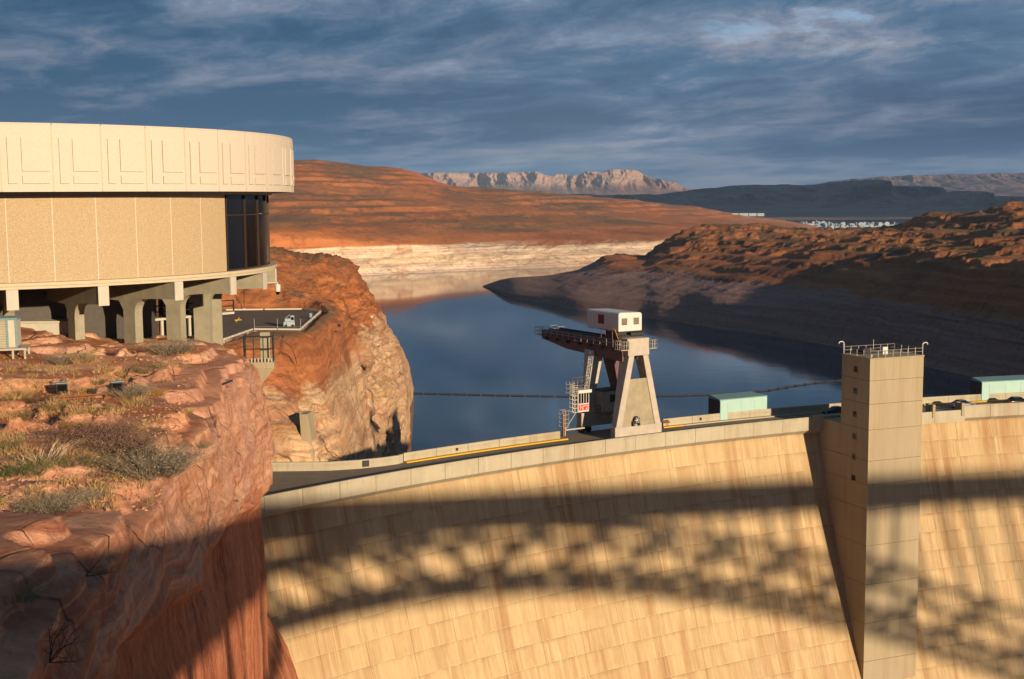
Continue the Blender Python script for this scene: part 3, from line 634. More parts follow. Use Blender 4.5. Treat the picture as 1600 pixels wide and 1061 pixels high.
# clouds between the sun and the mesas (high above and outside the view)
def cloud_obj(x, y, z, rx, ry, rz_, seed):
    bm = bmesh.new(); bmesh.ops.create_icosphere(bm, subdivisions=5, radius=1)
    P_ = np.array([v.co[:] for v in bm.verts]); n_ = 1+fbm(P_*2.3+seed, 4)*.55
    for v, k in zip(bm.verts, n_): v.co = Vector((v.co.x*rx*k, v.co.y*ry*k, v.co.z*rz_*k))
    me = bpy.data.meshes.new('cloud'); bm.to_mesh(me); bm.free(); me.materials.append(M_cloud)
    me.polygons.foreach_set('use_smooth', [True]*len(me.polygons))
    return link('cloud', me, None, (x, y, z), kind='structure')
ch = 1500/math.tan(SUN_EL)
cx_, cy_ = math.sin(SUN_AZ)*ch, -math.cos(SUN_AZ)*ch
cloud_obj(1700+cx_, 7900+cy_, 1500, 1500, 1500, 170, 2.0)
cloud_obj(2500+cx_, 5350+cy_, 1520, 2100, 1150, 140, 9.0)
cloud_obj(3300+cx_, 6900+cy_, 1480, 1500, 1300, 160, 5.0)
#SECTION2

# ------------------------------------------------------------------ bridge the photograph is taken from (its shadow falls on the dam)
BR_A = math.radians(7)
br = empty('arch_bridge', (136*math.cos(BR_A)+7*math.sin(BR_A), 136*math.sin(BR_A)-7*math.cos(BR_A), 0), BR_A, label='steel deck arch road bridge crossing the canyon downstream of the dam', cat='bridge')
def bobj(mb, name, mat=M_crane2): o = mb.obj(name, mat, br); o.location = (-136, 7, 0); return o
bobj(MB().box(-62, 345, -13.2, -.5, -2.1, -1.62), 'deck', M_walk)
mb = MB()
for yy in (-12.4, -9.4, -4.2, -1.4): mb.box(-60, 340, yy-.18, yy+.18, -5.0, -2.11)
bobj(mb, 'deck_girders')
for yy in (-13.1, -.62):
    mb = MB().box(-60, 340, yy-.05, yy+.05, -.62, -.54).box(-60, 340, yy-.03, yy+.03, -1.1, -1.05)
    for k in range(201): mb.box(-60+2*k-.04, -60+2*k+.04, yy-.04, yy+.04, -1.62, -.6)
    bobj(mb, 'railing')
XC, HS = 114.0, 157.0
def zlow(x): return -13.6-45*((x-XC)/HS)**2
def zup(x): return -6.5-41*((x-XC)/HS)**2
NPAN = 24
xs_ = [XC-HS+2*HS*k/NPAN for k in range(NPAN+1)]
for yy in (-11.8, -2.0):
    mb = MB()
    for k in range(NPAN):
        a, b_ = xs_[k], xs_[k+1]
        mb.tube([(a, yy, zlow(a)), (b_, yy, zlow(b_))], .85, 4).tube([(a, yy, zup(a)), (b_, yy, zup(b_))], .80, 4)
        mb.tube([(a, yy, zlow(a)), (a, yy, zup(a))], .5, 4)
        if k < NPAN/2: mb.tube([(a, yy, zup(a)), (b_, yy, zlow(b_))], .75, 4)
        else: mb.tube([(a, yy, zlow(a)), (b_, yy, zup(b_))], .75, 4)
    bobj(mb, 'arch_rib')
for k in range(0, NPAN+1):
    x = xs_[k]; mb = MB()
    if zup(x) < -8.2:
        for yy in (-11.8, -2.0): mb.box(x-.45, x+.45, yy-.45, yy+.45, zup(x)-.3, -4.3)
        bobj(mb, 'spandrel_column')
    mb = MB()
    mb.tube([(x, -11.8, zlow(x)), (x, -2, zlow(x))], .4, 4).tube([(x, -11.8, zup(x)), (x, -2, zup(x))], .6, 4)
    if k < NPAN: mb.tube([(x, -11.8, zlow(x)), (xs_[k+1], -2, zlow(xs_[k+1]))], .4, 4).tube([(x, -2, zlow(x)), (xs_[k+1], -11.8, zlow(xs_[k+1]))], .4, 4)
    bobj(mb, 'wind_brace')
for x in (-46, -34):
    bobj(MB().box(x-.6, x+.6, -12.4, -11.2, -60, -4.3).box(x-.6, x+.6, -2.6, -1.4, -60, -4.3), 'pier')

# ------------------------------------------------------------------ dam
dam = empty('arch_dam', dp(100, 263, -38), label='huge curved concrete arch dam with stained stepped blocks and a road along its crest', cat='dam')
dl = Vector(dp(100, 263, -38))
def dobj(mb, name, mat, **kw):
    o = mb.obj(name, mat, dam, **kw); o.location = -dl; return o
RF, ZF = 264.3, -40.0
def rface(z): h = max(0, ZF-z); return RF-(.275*h+.0016*h*h)
TH0, TH1, DTH = 136.8, 98.4, 1.6
LIFT = 3.0
ncol = int((TH0-TH1)/DTH); nrow = 18
def block(th_a, th_b, za, zb, pro, ga=.03, gz=.03):
    """one cast lift: curved front, returns going back into the joint"""
    m_ = MB(); n = 3; da = math.degrees(ga/262)
    fr_, bk = [], []
    for z in (zb+gz, za-gz):
        for k in range(n+1):
            t_ = th_a-da-(th_a-th_b-2*da)*k/n
            fr_.append(dp(t_, rface(z)-pro, z)); bk.append(dp(t_, rface(z)+.12, z))
    v = [tuple(np.array(p)-np.array(dl)) for p in fr_+bk]; m = n+1; B = 2*m
    fs = [(k, k+1, m+k+1, m+k) for k in range(n)]
    fs += [(k, B+k, B+k+1, k+1) for k in range(n)]+[(m+k, m+k+1, B+m+k+1, B+m+k) for k in range(n)]
    fs += [(0, m, B+m, B), (n, B+n, B+m+n, m+n)]
    m_.add(v, fs); return m_
cntb = 0; rest = MB(); cand = []
for c in range(ncol):
    for r in range(nrow):
        ta = TH0-c*DTH; za = ZF-r*LIFT
        cp = np.array(dp(ta-DTH/2, rface(za-1.5), za-1.5)); kk = FPX/(cp@cF); X = 800+cp@cR*kk; Y = 530.5-cp@cU*kk
        vis = 395 < X < 1640 and Y < 1085 and not (X < 440 and Y > 900)
        cand.append((0 if vis else 1, Y, c, r, ta, za))
cand.sort()
for i, (nv, Y, c, r, ta, za) in enumerate(cand):
    pro = .01+.022*random.random(); joint = .035 if c % 2 else .07
    m_ = block(ta, ta-DTH, za, za-LIFT, pro, joint*.3, .011)
    if nv == 0 and cntb < 296:
        m_.obj('concrete_block', M_dam, dam); cntb += 1
    else: rest.add(m_.v, m_.f)
o = rest.obj('outer_blocks', M_dam, dam, kind='stuff')
# body behind the joints, lower face, crest slab, upstream face
thr = np.linspace(TH0+9, 52, 90)
mb = MB(); zs_ = [ZF+.0, -46, -52, -58, -64, -70, -76, -82, -88, -94]
mb.loft([[dp(t_, rface(z)+.10, z) for t_ in thr] for z in zs_], closed=False, caps=False)
dobj(mb, 'joint_backing', M_joint)
mb = MB(); zl_ = [-94.3, -110, -130, -160, -200, -216]
mb.loft([[dp(t_, rface(z)-.01, z) for t_ in thr] for z in zl_], closed=False, caps=False); dobj(mb, 'lower_face', M_dam)
for (a_, b_) in ((TH0+9, TH0), (TH0-ncol*DTH, 52)):
    tt = np.linspace(a_, b_, 22); mb = MB(); mb.loft([[dp(t_, rface(z)-.01, z) for t_ in tt] for z in zs_], closed=False, caps=False); dobj(mb, 'end_face', M_dam)
def arc_prism(name, mat, tha, thb, prof, n=None, **kw):
    """sweep a closed radial profile [(r, z)...] along the arc"""
    n = n or max(2, int(abs(tha-thb)/.5)); mb = MB()
    mb.loft([[dp(t_, r, z) for r, z in prof] for t_ in np.linspace(tha, thb, n+1)], closed=True, caps=True); return dobj(mb, name, mat, **kw)
arc_prism('crest_body', M_parapet, 140, 52, [(RF+.2, -40.05), (RF+.2, -38.3), (274.6, -38.3), (274.6, -90), (270, -90)], 160)
# downstream parapet: cantilevered wall cast in lengths; interrupted at the tower
gapL, gapR = 111.75, 109.0
def parapet_run(tha, thb, step, zt=-37.0, zb=-39.25, r0=263.1, und=True):
    n = max(1, round((tha-thb)/step))
    for k in range(n):
        a = tha-(tha-thb)*k/n; b_ = tha-(tha-thb)*(k+1)/n; g_ = .006
        dr = random.uniform(-.012, .012)
        pr = [(r0+dr, zb), (r0+dr, zt), (r0+.32, zt), (r0+.32, -38.2), (RF+.25, -38.2), (RF+.25, -40.02), (RF-.02, -40.02)] if und else [(r0+dr, zb), (r0+dr, zt), (r0+.3, zt), (r0+.3, zb)]
        arc_prism('parapet_panel', M_parapet, a-g_, b_+g_, pr, 3)
parapet_run(138.5, 111.75, 1.29)
parapet_run(106.25, 84, 1.25)
# balcony right of the tower, pushed out
parapet_run(109.0, 106.30, 1.35, zt=-37.55, zb=-39.6, r0=262.1)
for th_ in (107.72, 106.42):
    m_ = MB(); c0 = Vector(dp(th_, 262.35, 0)); t1 = Vector(dp(th_+.1, 262.35, 0))-c0; t1.normalize(); r1 = Vector((c0.x-DC[0], c0.y-DC[1], 0)).normalized()
    pts_ = [c0+t1*sx*.28+r1*sr*.4 for sx, sr in ((-1, -1), (1, -1), (1, 1), (-1, 1))]
    m_.hexa([(p.x, p.y, -38.6) for p in pts_]+[(p.x, p.y, -36.3) for p in pts_]); dobj(m_, 'concrete_post', M_tower, bevel=.04)
    m_ = MB(); pts_ = [c0+t1*sx*.34+r1*(sr*.4+1.25) for sx, sr in ((-1, -1), (1, -1), (1, 1), (-1, 1))]
    m_.hexa([(p.x, p.y, -38.2) for p in pts_]+[(p.x, p.y, -36.3) for p in pts_]); dobj(m_, 'concrete_post', M_tower)
# road and kerbs
def arc_sheet(tha, thb, r0, r1, z, n=120):
    mb = MB(); mb.loft([[dp(t_, r0, z), dp(t_, r1, z)] for t_ in np.linspace(tha, thb, n)], closed=False, caps=False); return mb
arc_sheet(142, 60, 263.6, 275, -38.0).obj('road', M_road, kind='structure')
MB().prism([(-62, 150), dp(138.5, 263.9, 0)[:2], dp(134, 263.9, 0)[:2], dp(131, 264.5, 0)[:2], dp(129, 266, 0)[:2], (-14.5, 183), (-24, 179.4), (-62, 180.5)], -38.6, -38.02).obj('road_apron', M_road, kind='structure')
arc_sheet(128.6, 60, 266.42, 266.56, -37.995).obj('white_edge_line', M_white, kind='structure')
def wall_poly(pts, h0, h1, th, name, mat, kname='dam', **kw):
    mb = MB(); L = [];
    for i, p in enumerate(pts):
        a = Vector(pts[max(i-1, 0)]); b_ = Vector(pts[min(i+1, len(pts)-1)]); d = (b_-a).normalized(); n_ = Vector((-d.y, d.x)); p = Vector(p)
        q = p+n_*th; L.append([(p.x, p.y, h0), (p.x, p.y, h1), (q.x, q.y, h1), (q.x, q.y, h0)])
    mb.loft(L); return mb
# upstream wall panels from the left bend to the right, with gaps under the crane
def up_pts(t0, t1, n, r=271.6): return [dp(t_, r, 0)[:2] for t_ in np.linspace(t0, t1, n)]
def upstream_run(t0, t1, step, r=271.6):
    n = max(1, round((t0-t1)/step))
    for k in range(n):
        a = t0-(t0-t1)*k/n; b_ = t0-(t0-t1)*(k+1)/n
        dobj(wall_poly(up_pts(a-.006, b_+.006, 3, r), -38.1, -36.65, .35, '', None), 'upstream_wall_panel', M_parapet)
upstream_run(128.6, 122.5, 1.3); upstream_run(118.2, 110.7, 1.3); upstream_run(110.7, 84, 1.3)
lb = [(-46, 178.2), (-40, 178.3), (-35, 178.5), (-26, 178.6), (-22, 179.7), (-18.6, 181.4), (-16.6, 182.8), dp(128.62, 271.6, 0)[:2]]
for i in range(len(lb)-1): dobj(wall_poly([lb[i], lb[i+1]], -38.1, -36.75, .4, '', None), 'upstream_wall_panel', M_parapet)
for i, (t0, t1, mt) in enumerate(((128.6, 122.3, M_kerb), (118.3, 117.4, M_kerb), (117.38, 111.6, M_walk), (111.5, 84, M_kerb))):
    arc_prism('kerb', mt, t0, t1, [(270.75, -38.05), (270.75, -37.82), (271.58, -37.82), (271.58, -38.05)])
# small plates on the upstream wall
for th_, w_, h_, mt in ((129.9, .9, .9, M_dark), (126.6, .35, .4, M_dark), (116.6, .35, .45, M_dark)):
    c0 = Vector(dp(th_, 271.5, -37.25)); rz_ = math.atan2(c0.y-DC[1], c0.x-DC[0])+math.pi/2
    if th_ > 129: c0 = Vector((-21.0, 179.9, -37.3)); rz_ = math.radians(24)
    m_ = MB(Matrix.Translation(c0-dl) @ Matrix.Rotation(rz_, 4, 'Z')); m_.box(-w_/2, w_/2, -.04, .04, -h_/2, h_/2); m_.obj('wall_plate', mt, dam)

# ------------------------------------------------------------------ elevator tower
a1 = np.array([57.3, 203.2]); a2 = np.array([67.1, 207.05])
e_t = Vector((*(a2-a1), 0)).normalized(); e_r = Vector((-e_t.y, e_t.x, 0))
TW = 10.5; TD = 7.4; TZ = -25.75
TM = Matrix(((e_t.x, e_r.x, 0, a1[0]), (e_t.y, e_r.y, 0, a1[1]), (0, 0, 1, 0), (0, 0, 0, 1)))
tw = empty('elevator_tower', (a1[0], a1[1], -90), math.atan2(e_t.y, e_t.x), label='tall square concrete elevator tower rising from the downstream face of the dam', cat='tower')
TI = Matrix.Translation((0, 0, 90))     # tower-local: x along face, y upstream, z world
def tobj(mb, name, mat, **kw): mb.M = TI; return mb.obj(name, mat, tw, **kw)
lev = [-90, -76, -69.5, -63, -56.5, -50.5, -46.4, -42.5, -37.4, -33.2, -29.4, TZ]
for i in range(len(lev)-1):
    pr = .0 if i % 2 else .015; g_ = .03
    dep = 18.0 if lev[i+1] < -38.5 else TD
    if lev[i] < -38.5 < lev[i+1]: dep = 18
    dep = 16.0 if lev[i+1] <= -39 or lev[i] < -40 else TD
    m_ = MB().box(-pr, TW+pr, -pr, dep, lev[i]+g_, lev[i+1]-g_)
    tobj(m_, 'shaft_lift', M_tower)
tobj(MB().box(.03, TW-.03, .03, TD-.05, -90, TZ-.1), 'shaft_core', M_joint)
tobj(MB().box(-.12, TW+.12, -.12, TD+.1, TZ-.22, TZ-.0), 'roof_slab', M_tower, bevel=.03)
for z in (-27.9, -31.5, -35.3, -39.0, -42.4, -45.9):
    f_ = MB(); f_.box(-.05, .03, 3.1, 3.2, z-.45, z+.45).box(-.05, .03, 4.2, 4.3, z-.45, z+.45).box(-.07, .03, 3.02, 4.38, z+.45, z+.53).box(-.09, .03, 3.02, 4.38, z-.55, z-.45)
    fo = tobj(f_, 'window_frame', M_tower)
    m_ = MB(TI).box(-.028, .01, 3.2, 4.2, z-.45, z+.45); m_.obj('pane', M_glass, fo)
    m_ = MB(TI); m_.box(-.045, -.028, 3.66, 3.72, z-.45, z+.45).box(-.045, -.028, 3.2, 4.2, z+.08, z+.13); m_.obj('glazing_bar', M_joint, fo)
# roof railing
def rail_run(mb, p0, p1, n, h=1.15, r=.035, z=TZ):
    p0, p1 = Vector(p0), Vector(p1)
    for k in range(n+1):
        p = p0+(p1-p0)*k/n; mb.box(p.x-r, p.x+r, p.y-r, p.y+r, z, z+h)
    for hh in (h, h*.52): mb.tube([(p0.x, p0.y, z+hh), (p1.x, p1.y, z+hh)], r, 4)
for p0, p1, n in (((.15, .15), (TW-.15, .15), 7), ((TW-.15, .15), (TW-.15, TD-.2), 4), ((TW-.15, TD-.2), (.15, TD-.2), 7), ((.15, TD-.2), (.15, .15), 4)):
    m_ = MB(); rail_run(m_, p0, p1, n); tobj(m_, 'roof_railing', M_rail)
for x, y, dx in ((.15, TD-.2, -1), (TW-.15, .15, 1)):
    pts = [(x, y, TZ), (x, y, TZ+1.6)]+[(x+dx*(.42-.42*math.cos(a)), y, TZ+1.6+.42*math.sin(a)) for a in np.linspace(.3, math.pi*.5, 4)]+[(x+dx*.75, y, TZ+2.02), (x+dx*.95, y, TZ+1.92), (x+dx*1.0, y, TZ+1.65)]
    tobj(MB().tube(pts, .085, 8), 'gooseneck_pipe', M_white, smooth=True)
tobj(MB().box(4.9, 5.9, 3.2, 3.9, TZ, TZ+1.25), 'roof_cabinet', M_white, bevel=.03)
tobj(MB().box(2.0, 4.5, 4.5, 6.2, TZ, TZ+.7).box(2.3, 4.2, 4.8, 5.9, TZ+.7, TZ+.95), 'roof_hatch', M_dark)
tobj(MB().tube([(5.8, 6.9, TZ), (5.8, 6.9, TZ+2.1)], .05, 5).tube([(.2, .2, TZ), (.2, .2, TZ+1.7)], .04, 5), 'antenna_mast', M_rail)
tobj(MB().tube([(.55, .5, TZ), (.55, .5, TZ+.35)], .05, 5).tube([(.55, .35, TZ+.3), (.55, .62, TZ+.45)], .16, 8), 'floodlight', M_white)

# ------------------------------------------------------------------ gantry crane
o_ = PZ(978, 680, -38.0); th_c = math.degrees(math.atan2(o_[1]-DC[1], o_[0]-DC[0])); base = dp(th_c, 265.3, -38.0)
cr_ = empty('gantry_crane', base, math.atan2(base[1]-DC[1], base[0]-DC[0])-math.pi/2, label='grey gantry crane standing over the dam road with a boom reaching over the lake', cat='crane')
def frame(v0, v1, zb, zt, wb, wt, th_, name, mat, depth_t, panel=None):
    """A-frame in the x-z plane at y=v0 (front) to v1 (rear), legs tapering"""
    for s in (-1, 1):
        m_ = MB(); lw = 1.15
        xo_b, xo_t = s*wb/2, s*wt/2; xi_b, xi_t = xo_b-s*lw, xo_t-s*(lw*.9)
        m_.hexa([(xo_b, v0, zb), (xi_b, v0, zb), (xi_b, v0+depth_t*.5, zb), (xo_b, v0+depth_t*.5, zb), (xo_t, v0, zt), (xi_t, v0, zt), (xi_t, v0+depth_t, zt), (xo_t, v0+depth_t, zt)])
        m_.obj('leg', mat, cr_, bevel=.04)
HT = 14.35; cr_.scale = (1, 1, 1.12)
frame(0, 2.6, 1.9, 11.9, 8.7, 3.75, 1, 'front', M_crane, 2.5)
MB().box(-4.55, 4.55, -.02, 1.3, -.4, 1.92).obj('sill_beam', M_crane, cr_, bevel=.05)
MB().hexa([(-2.05, -.03, 11.9), (2.05, -.03, 11.9), (2.05, 2.6, 11.9), (-2.05, 2.6, 11.9), (-2.2, -.03, HT), (2.0, -.03, HT), (2.0, 2.6, HT), (-2.2, 2.6, HT)]).obj('portal_head', M_crane, cr_, bevel=.05)
# infill panel with rounded lower corners
def trap_x(z): return 3.42-(z-1.6)*(3.42-1.18)/(11.9-1.6)
pp = [(-trap_x(8.6), 8.6)]
zz_ = 1.75
for a in np.linspace(180, 270, 6): pp.append((-trap_x(2.2)+.55+.55*math.cos(math.radians(a)), 2.45+.6*math.sin(math.radians(a))))
pp = pp+[(-x, z) for x, z in reversed(pp[1:])]+[(trap_x(8.6), 8.6)]
mb = MB(); n_ = len(pp); mb.v = [(x, .16, z) for x, z in pp]+[(x, .5, z) for x, z in pp]; mb.f = [tuple(range(n_)), tuple(range(2*n_-1, n_-1, -1))]+[(i, (i+1) % n_, n_+(i+1) % n_, n_+i) for i in range(n_)]
mb.obj('infill_panel', M_panel, cr_)
m_ = MB()
for k in range(7):
    z0, z1 = 2+k*.95, 2+k*.95+.9

# cable reel on the panel
m_ = MB(); m_.tube([(-.55, -.35, 2.75), (-.55, .0, 2.75)], .55, 14).obj('cable_reel', M_dark, cr_)
for k in range(6):
    a = k*math.pi/3; MB().tube([(-.55, -.38, 2.75), (-.55+.45*math.cos(a), -.38, 2.75+.45*math.sin(a))], .05, 4).obj('reel_spoke', M_white, cr_)
MB().box(-1.3, -1.0, -.3, 0, 1.9, 2.6).box(-.1, .1, -.3, 0, 1.9, 2.3).obj('reel_bracket', M_dark, cr_)
# rear frame on the upstream side
VB = 9.0
for s in (-1, 1):
    xo_b, xo_t = s*4.3, s*2.6; xi_b, xi_t = s*3.1, s*.5
    MB().hexa([(xo_b, VB, 1.8), (xi_b, VB, 1.8), (xi_b, VB+1.2, 1.8), (xo_b, VB+1.2, 1.8), (xo_t, VB, 12), (xi_t, VB, 12), (xi_t, VB+2.6, 12), (xo_t, VB+2.6, 12)]).obj('leg', M_crane2 if s > 0 else M_crane, cr_, bevel=.04)
MB().box(-5.0, 4.6, VB-.1, VB+1.4, .9, 2.9).obj('sill_beam', M_crane, cr_, bevel=.04)
for x in (-4.2, 3.2, 5.1 if False else 4.4):
    MB().box(x-1.1, x+1.1, VB-.15, VB+1.1, .25, .85).tube([(x-.6, VB-.25, .32), (x-.6, VB+.9, .32)], .32, 10).tube([(x+.6, VB-.25, .32), (x+.6, VB+.9, .32)], .32, 10).obj('wheel_bogie', M_dark, cr_)
# main girders: box girder tapering towards the lake end
def girder(x0, x1, mat):
    m_ = MB(); yA, yB, yC = 1.2, 17.5, 25.5; t_ = HT-.55
    m_.loft([[(x0, yA, 11.0), (x1, yA, 11.0), (x1, yA, t_), (x0, yA, t_)], [(x0, yB, 11.5), (x1, yB, 11.5), (x1, yB, t_), (x0, yB, t_)], [(x0, yC, t_-1.3), (x1, yC, t_-1.3), (x1, yC, t_), (x0, yC, t_)]])
    m_.obj('girder', mat, cr_)
girder(-2.35, -1.75, M_crane2); girder(1.75, 2.35, M_crane2)
MB().box(-1.75, 1.75, 2.7, 25.3, HT-.9, HT-.6).obj('deck_plate', M_crane2, cr_)
MB().box(-1.2, -1.0, 2.7, 25, HT-.6, HT-.35).box(1.0, 1.2, 2.7, 25, HT-.6, HT-.35).obj('trolley_rails', M_dark, cr_)
m_ = MB().box(-3.0, -2.4, .5, 25.6, HT-1.35, HT-1.28)
for k in range(7): m_.box(-3.0, -2.4, 3+k*3.4, 3.12+k*3.4, HT-1.9, HT-1.35)
m_.obj('side_walkway', M_crane2, cr_)
m_ = MB()
for k in range(14): m_.box(-3.0, -2.94, 1+k*1.85, 1.07+k*1.85, HT-1.3, HT-.25)
m_.tube([(-2.97, 1, HT-.25), (-2.97, 25.2, HT-.25)], .03, 4).tube([(-2.97, 1, HT-.75), (-2.97, 25.2, HT-.75)], .025, 4); m_.obj('walkway_railing', M_rail, cr_)
for x0, x1, y0, y1, zf in ((-2.3, 2.3, 25.5, 27.8, HT-1.4), (-3.5, -2.05, -.2, 1.5, HT-1.5), (2.0, 3.4, -.2, 1.5, HT-1.5)):
    m_ = MB().box(x0, x1, y0, y1, zf-.1, zf)
    for p0, p1, n in (((x0, y0), (x1, y0), 3), ((x1, y0), (x1, y1), 3), ((x1, y1), (x0, y1), 3), ((x0, y1), (x0, y0), 3)): rail_run(m_, p0, p1, n, 1.15, .035, zf)
    m_.obj('end_platform', M_rail, cr_)
MB().tube([(0, 25.9, HT-1.5), (0, 25.9, HT-2.1)], .12, 6).tube([(0, 25.9, HT-2.1), (0, 25.9, HT-2.6)], .3, 8, .1).obj('beacon', M_dark, cr_)
# trolley with machinery house
m_ = MB(); m_.box(-1.9, 1.9, 3.2, 6.6, HT-.3, HT+.75).box(-2.3, 2.6, 2.2, 3.6, HT-.1, HT+.2); m_.tube([(0, 2.5, HT+.3), (2.2, 2.5, HT+.3)], .42, 10).tube([(-1.8, 2.3, HT+.1), (-.4, 2.3, HT+.1)], .25, 8); m_.obj('trolley', M_dark, cr_)
hz0, hz1 = HT+.85, HT+3.45
hs = MB()
pr_ = [(-2.35, hz0), (2.2, hz0), (2.2, hz1-.25), (1.95, hz1), (-2.1, hz1+.12), (-2.35, hz1-.12)]
hs.v = [(x, 2.2, z) for x, z in pr_]+[(x, 11.2, z) for x, z in pr_]; n_ = len(pr_); hs.f = [tuple(range(n_)), tuple(range(2*n_-1, n_-1, -1))]+[(i, (i+1) % n_, n_+(i+1) % n_, n_+i) for i in range(n_)]
ho = hs.obj('machinery_house', M_white, cr_, bevel=.08)
for x in (-1.25, 1.05):
    vt = MB(); vt.box(x-.52, x+.52, 2.12, 2.19, HT+1.75, HT+2.75)
    vo = vt.obj('louvre', M_panel, ho)
    for k in range(6): MB().box(x-.48, x+.48, 2.06, 2.12, HT+1.82+k*.155, HT+1.89+k*.155).obj('slat', M_dark, vo)
MB().box(-2.42, -2.36, 6.3, 7.9, HT+1.7, HT+3.0).obj('side_sign', M_maroon, ho)
for y0 in (3.4, 5.4, 6.6): MB().tube([(-2.7, y0, HT-.3), (-2.7, y0, HT+1.2)], .06, 5).tube([(-2.7, y0-.5, HT+1.0), (-2.7, y0+.5, HT+1.0)], .05, 4).obj('hose_bracket', M_brown, cr_)
MB().tube([(-2.6, 3.8, HT+1.3), (-2.6, 2.9, HT+1.2), (-2.4, 2.2, HT-.2)], .05, 4).obj('cable', M_kerb, cr_)
MB().tube([(.4, 1.1, 11.6), (.4, 1.1, 11.2)], .25, 8).obj('floodlight', M_dark, cr_)
# caged ladder up the rear left leg
def lad(x0, z0, x1, z1, y, name='caged_ladder'):
    m_ = MB(); A, B = Vector((x0, y, z0)), Vector((x1, y, z1)); w_ = Vector((.5, 0, 0)); L = (B-A).length
    m_.tube([A, B], .045, 4).tube([A+w_, B+w_], .045, 4)
    for k in range(int(L/.45)): p = A+(B-A)*(k+.5)/int(L/.45); m_.tube([p, p+w_], .03, 4)
    for k in range(int(L/1.6)+1):
        p = A+(B-A)*min(1, k/int(L/1.6)); m_.tube([p, p+Vector((-.1, -.45, 0)), p+Vector((.25, -.75, 0)), p+Vector((.6, -.45, 0)), p+w_], .05, 4)
    for d in ((-.1, -.45, 0), (.25, -.75, 0), (.6, -.45, 0)): m_.tube([A+Vector(d), B+Vector(d)], .03, 4)
    return m_.obj(name, M_white, cr_)
lad(-4.55, 6.3, -3.5, 11.9, VB-.2)
# operator cab: roof, glazed upper part with grid, red number board, ladder cages
cx0, cx1, cy0, cy1 = -6.4, -4.2, VB-1.2, VB+1.1; cz = 3.3
cab = MB().box(cx0, cx1, cy0, cy1, cz, cz+.15).box(cx0+.05, cx1-.05, cy0+.02, cy1-.05, cz+.15, cz+1.25).obj('operator_cab', M_white, cr_, bevel=.03)
MB().box(cx0+.1, cx1-.1, cy0+.06, cy1-.1, cz+1.25, cz+2.75).obj('window', M_glass, cab)
for x in np.linspace(cx0+.05, cx1-.15, 5): MB().box(x, x+.09, cy0, cy0+.07, cz+1.2, cz+2.8).obj('mullion', M_white, cab)
for z in (cz+1.6, cz+1.98, cz+2.36): MB().box(cx0+1.1, cx1-.05, cy0+.01, cy0+.05, z, z+.05).obj('glazing_bar', M_dark, cab)
MB().box(cx0-.15, cx1+.3, cy0-.3, cy1+.1, cz+2.78, cz+3.25).obj('cab_roof', M_white, cab, bevel=.04)
MB().box(cx0+.15, cx1-.2, cy0-.03, cy0+.015, cz+.25, cz+1.1).obj('number_board', M_red, cab)
fc = bpy.data.curves.new('number_text', 'FONT'); fc.body = 'Nº2'; fc.size = .95; fc.extrude = .012; fc.align_x = 'CENTER'; fc.materials.append(M_white)
fo0 = bpy.data.objects.new('t', fc); COL.objects.link(fo0); bpy.context.view_layer.update(); tme = bpy.data.meshes.new_from_object(fo0.evaluated_get(bpy.context.evaluated_depsgraph_get())); bpy.data.objects.remove(fo0)
fo = bpy.data.objects.new('number_text', tme); COL.objects.link(fo); fo.parent = cab; fo.location = ((cx0+cx1)/2, cy0-.045, cz+.36); fo.rotation_euler = (math.pi/2, 0, 0)
def cage(x, y, z0, z1, w_=.7):
    m_ = MB()
    for dx in (0, w_*.5, w_):
        for dy in (0, -w_): m_.tube([(x+dx, y+dy, z0), (x+dx, y+dy, z1)], .045, 4)
    for k in range(int((z1-z0)/.6)+1):
        z = z0+k*.6; m_.tube([(x, y, z), (x, y-w_, z), (x+w_, y-w_, z), (x+w_, y, z), (x, y, z)], .04, 4)
    return m_
cage(-7.6, VB-.6, cz+.1, cz+4.3, .9).obj('ladder_cage', M_white, cr_)
cage(-8.4, VB-.8, cz+2.9, cz+4.6, 1.3).obj('upper_landing', M_rail, cr_)
cage(-9.6, VB-.6, 1.4, 3.9, 1.1).obj('lower_landing', M_rail, cr_)
MB().box(-9.1, -8.8, VB-.9, VB-.6, -1.4, 3.3).obj('landing_post', M_brown, cr_)
MB().tube([(-8.6, VB-.8, 0), (-8.6, VB-.8, 3.5)], .06, 5).obj('landing_post', M_white, cr_)
MB().tube([(-8.6, VB-.8, .95), (-6.6, VB-.8, 3.2)], .07, 5).box(-8.7, -5.0, VB-1, VB-.5, .8, 1.0).obj('brace', M_rail, cr_)
m_ = MB(); rail_run(m_, (-7, VB-.5), (-4.3, VB-.5), 3, 1.1, .04, cz+3.9); m_.box(-7, -4, VB-.6, VB+.6, cz+3.8, cz+3.9); m_.obj('service_platform', M_crane2, cr_)
# equipment house on the rear sill
eh = MB().box(-2.1, 3.0, VB-1.7, VB+.9, 2.95, 6.1).obj('equipment_house', M_crane, cr_, bevel=.05)
MB().box(-2.25, 3.15, VB-1.85, VB+1.05, 6.1, 6.25).obj('house_roof', M_dark, eh)
for x in (.0, 2.0): MB().box(x-.5, x+.5, VB-1.74, VB-1.68, 4.4, 5.5).obj('louvre', M_dark, eh)
MB().tube([(1.9, VB-.5, 6.2), (1.9, VB-.5, 6.9)], .16, 8).obj('vent_pipe', M_dark, eh)
MB().tube([(.5, VB-1.7, 1.1), (-.1, VB-1.75, 1.5), (-.2, VB-1.75, 2.3), (.2, VB-1.75, 2.6)], .13, 6).tube([(1.5, VB-1.7, 1.5), (1.8, VB-1.75, 1.6), (1.7, VB-1.75, 2.5), (1.4, VB-1.75, 2.7)], .13, 6).obj('hose_loop', M_white, cr_)
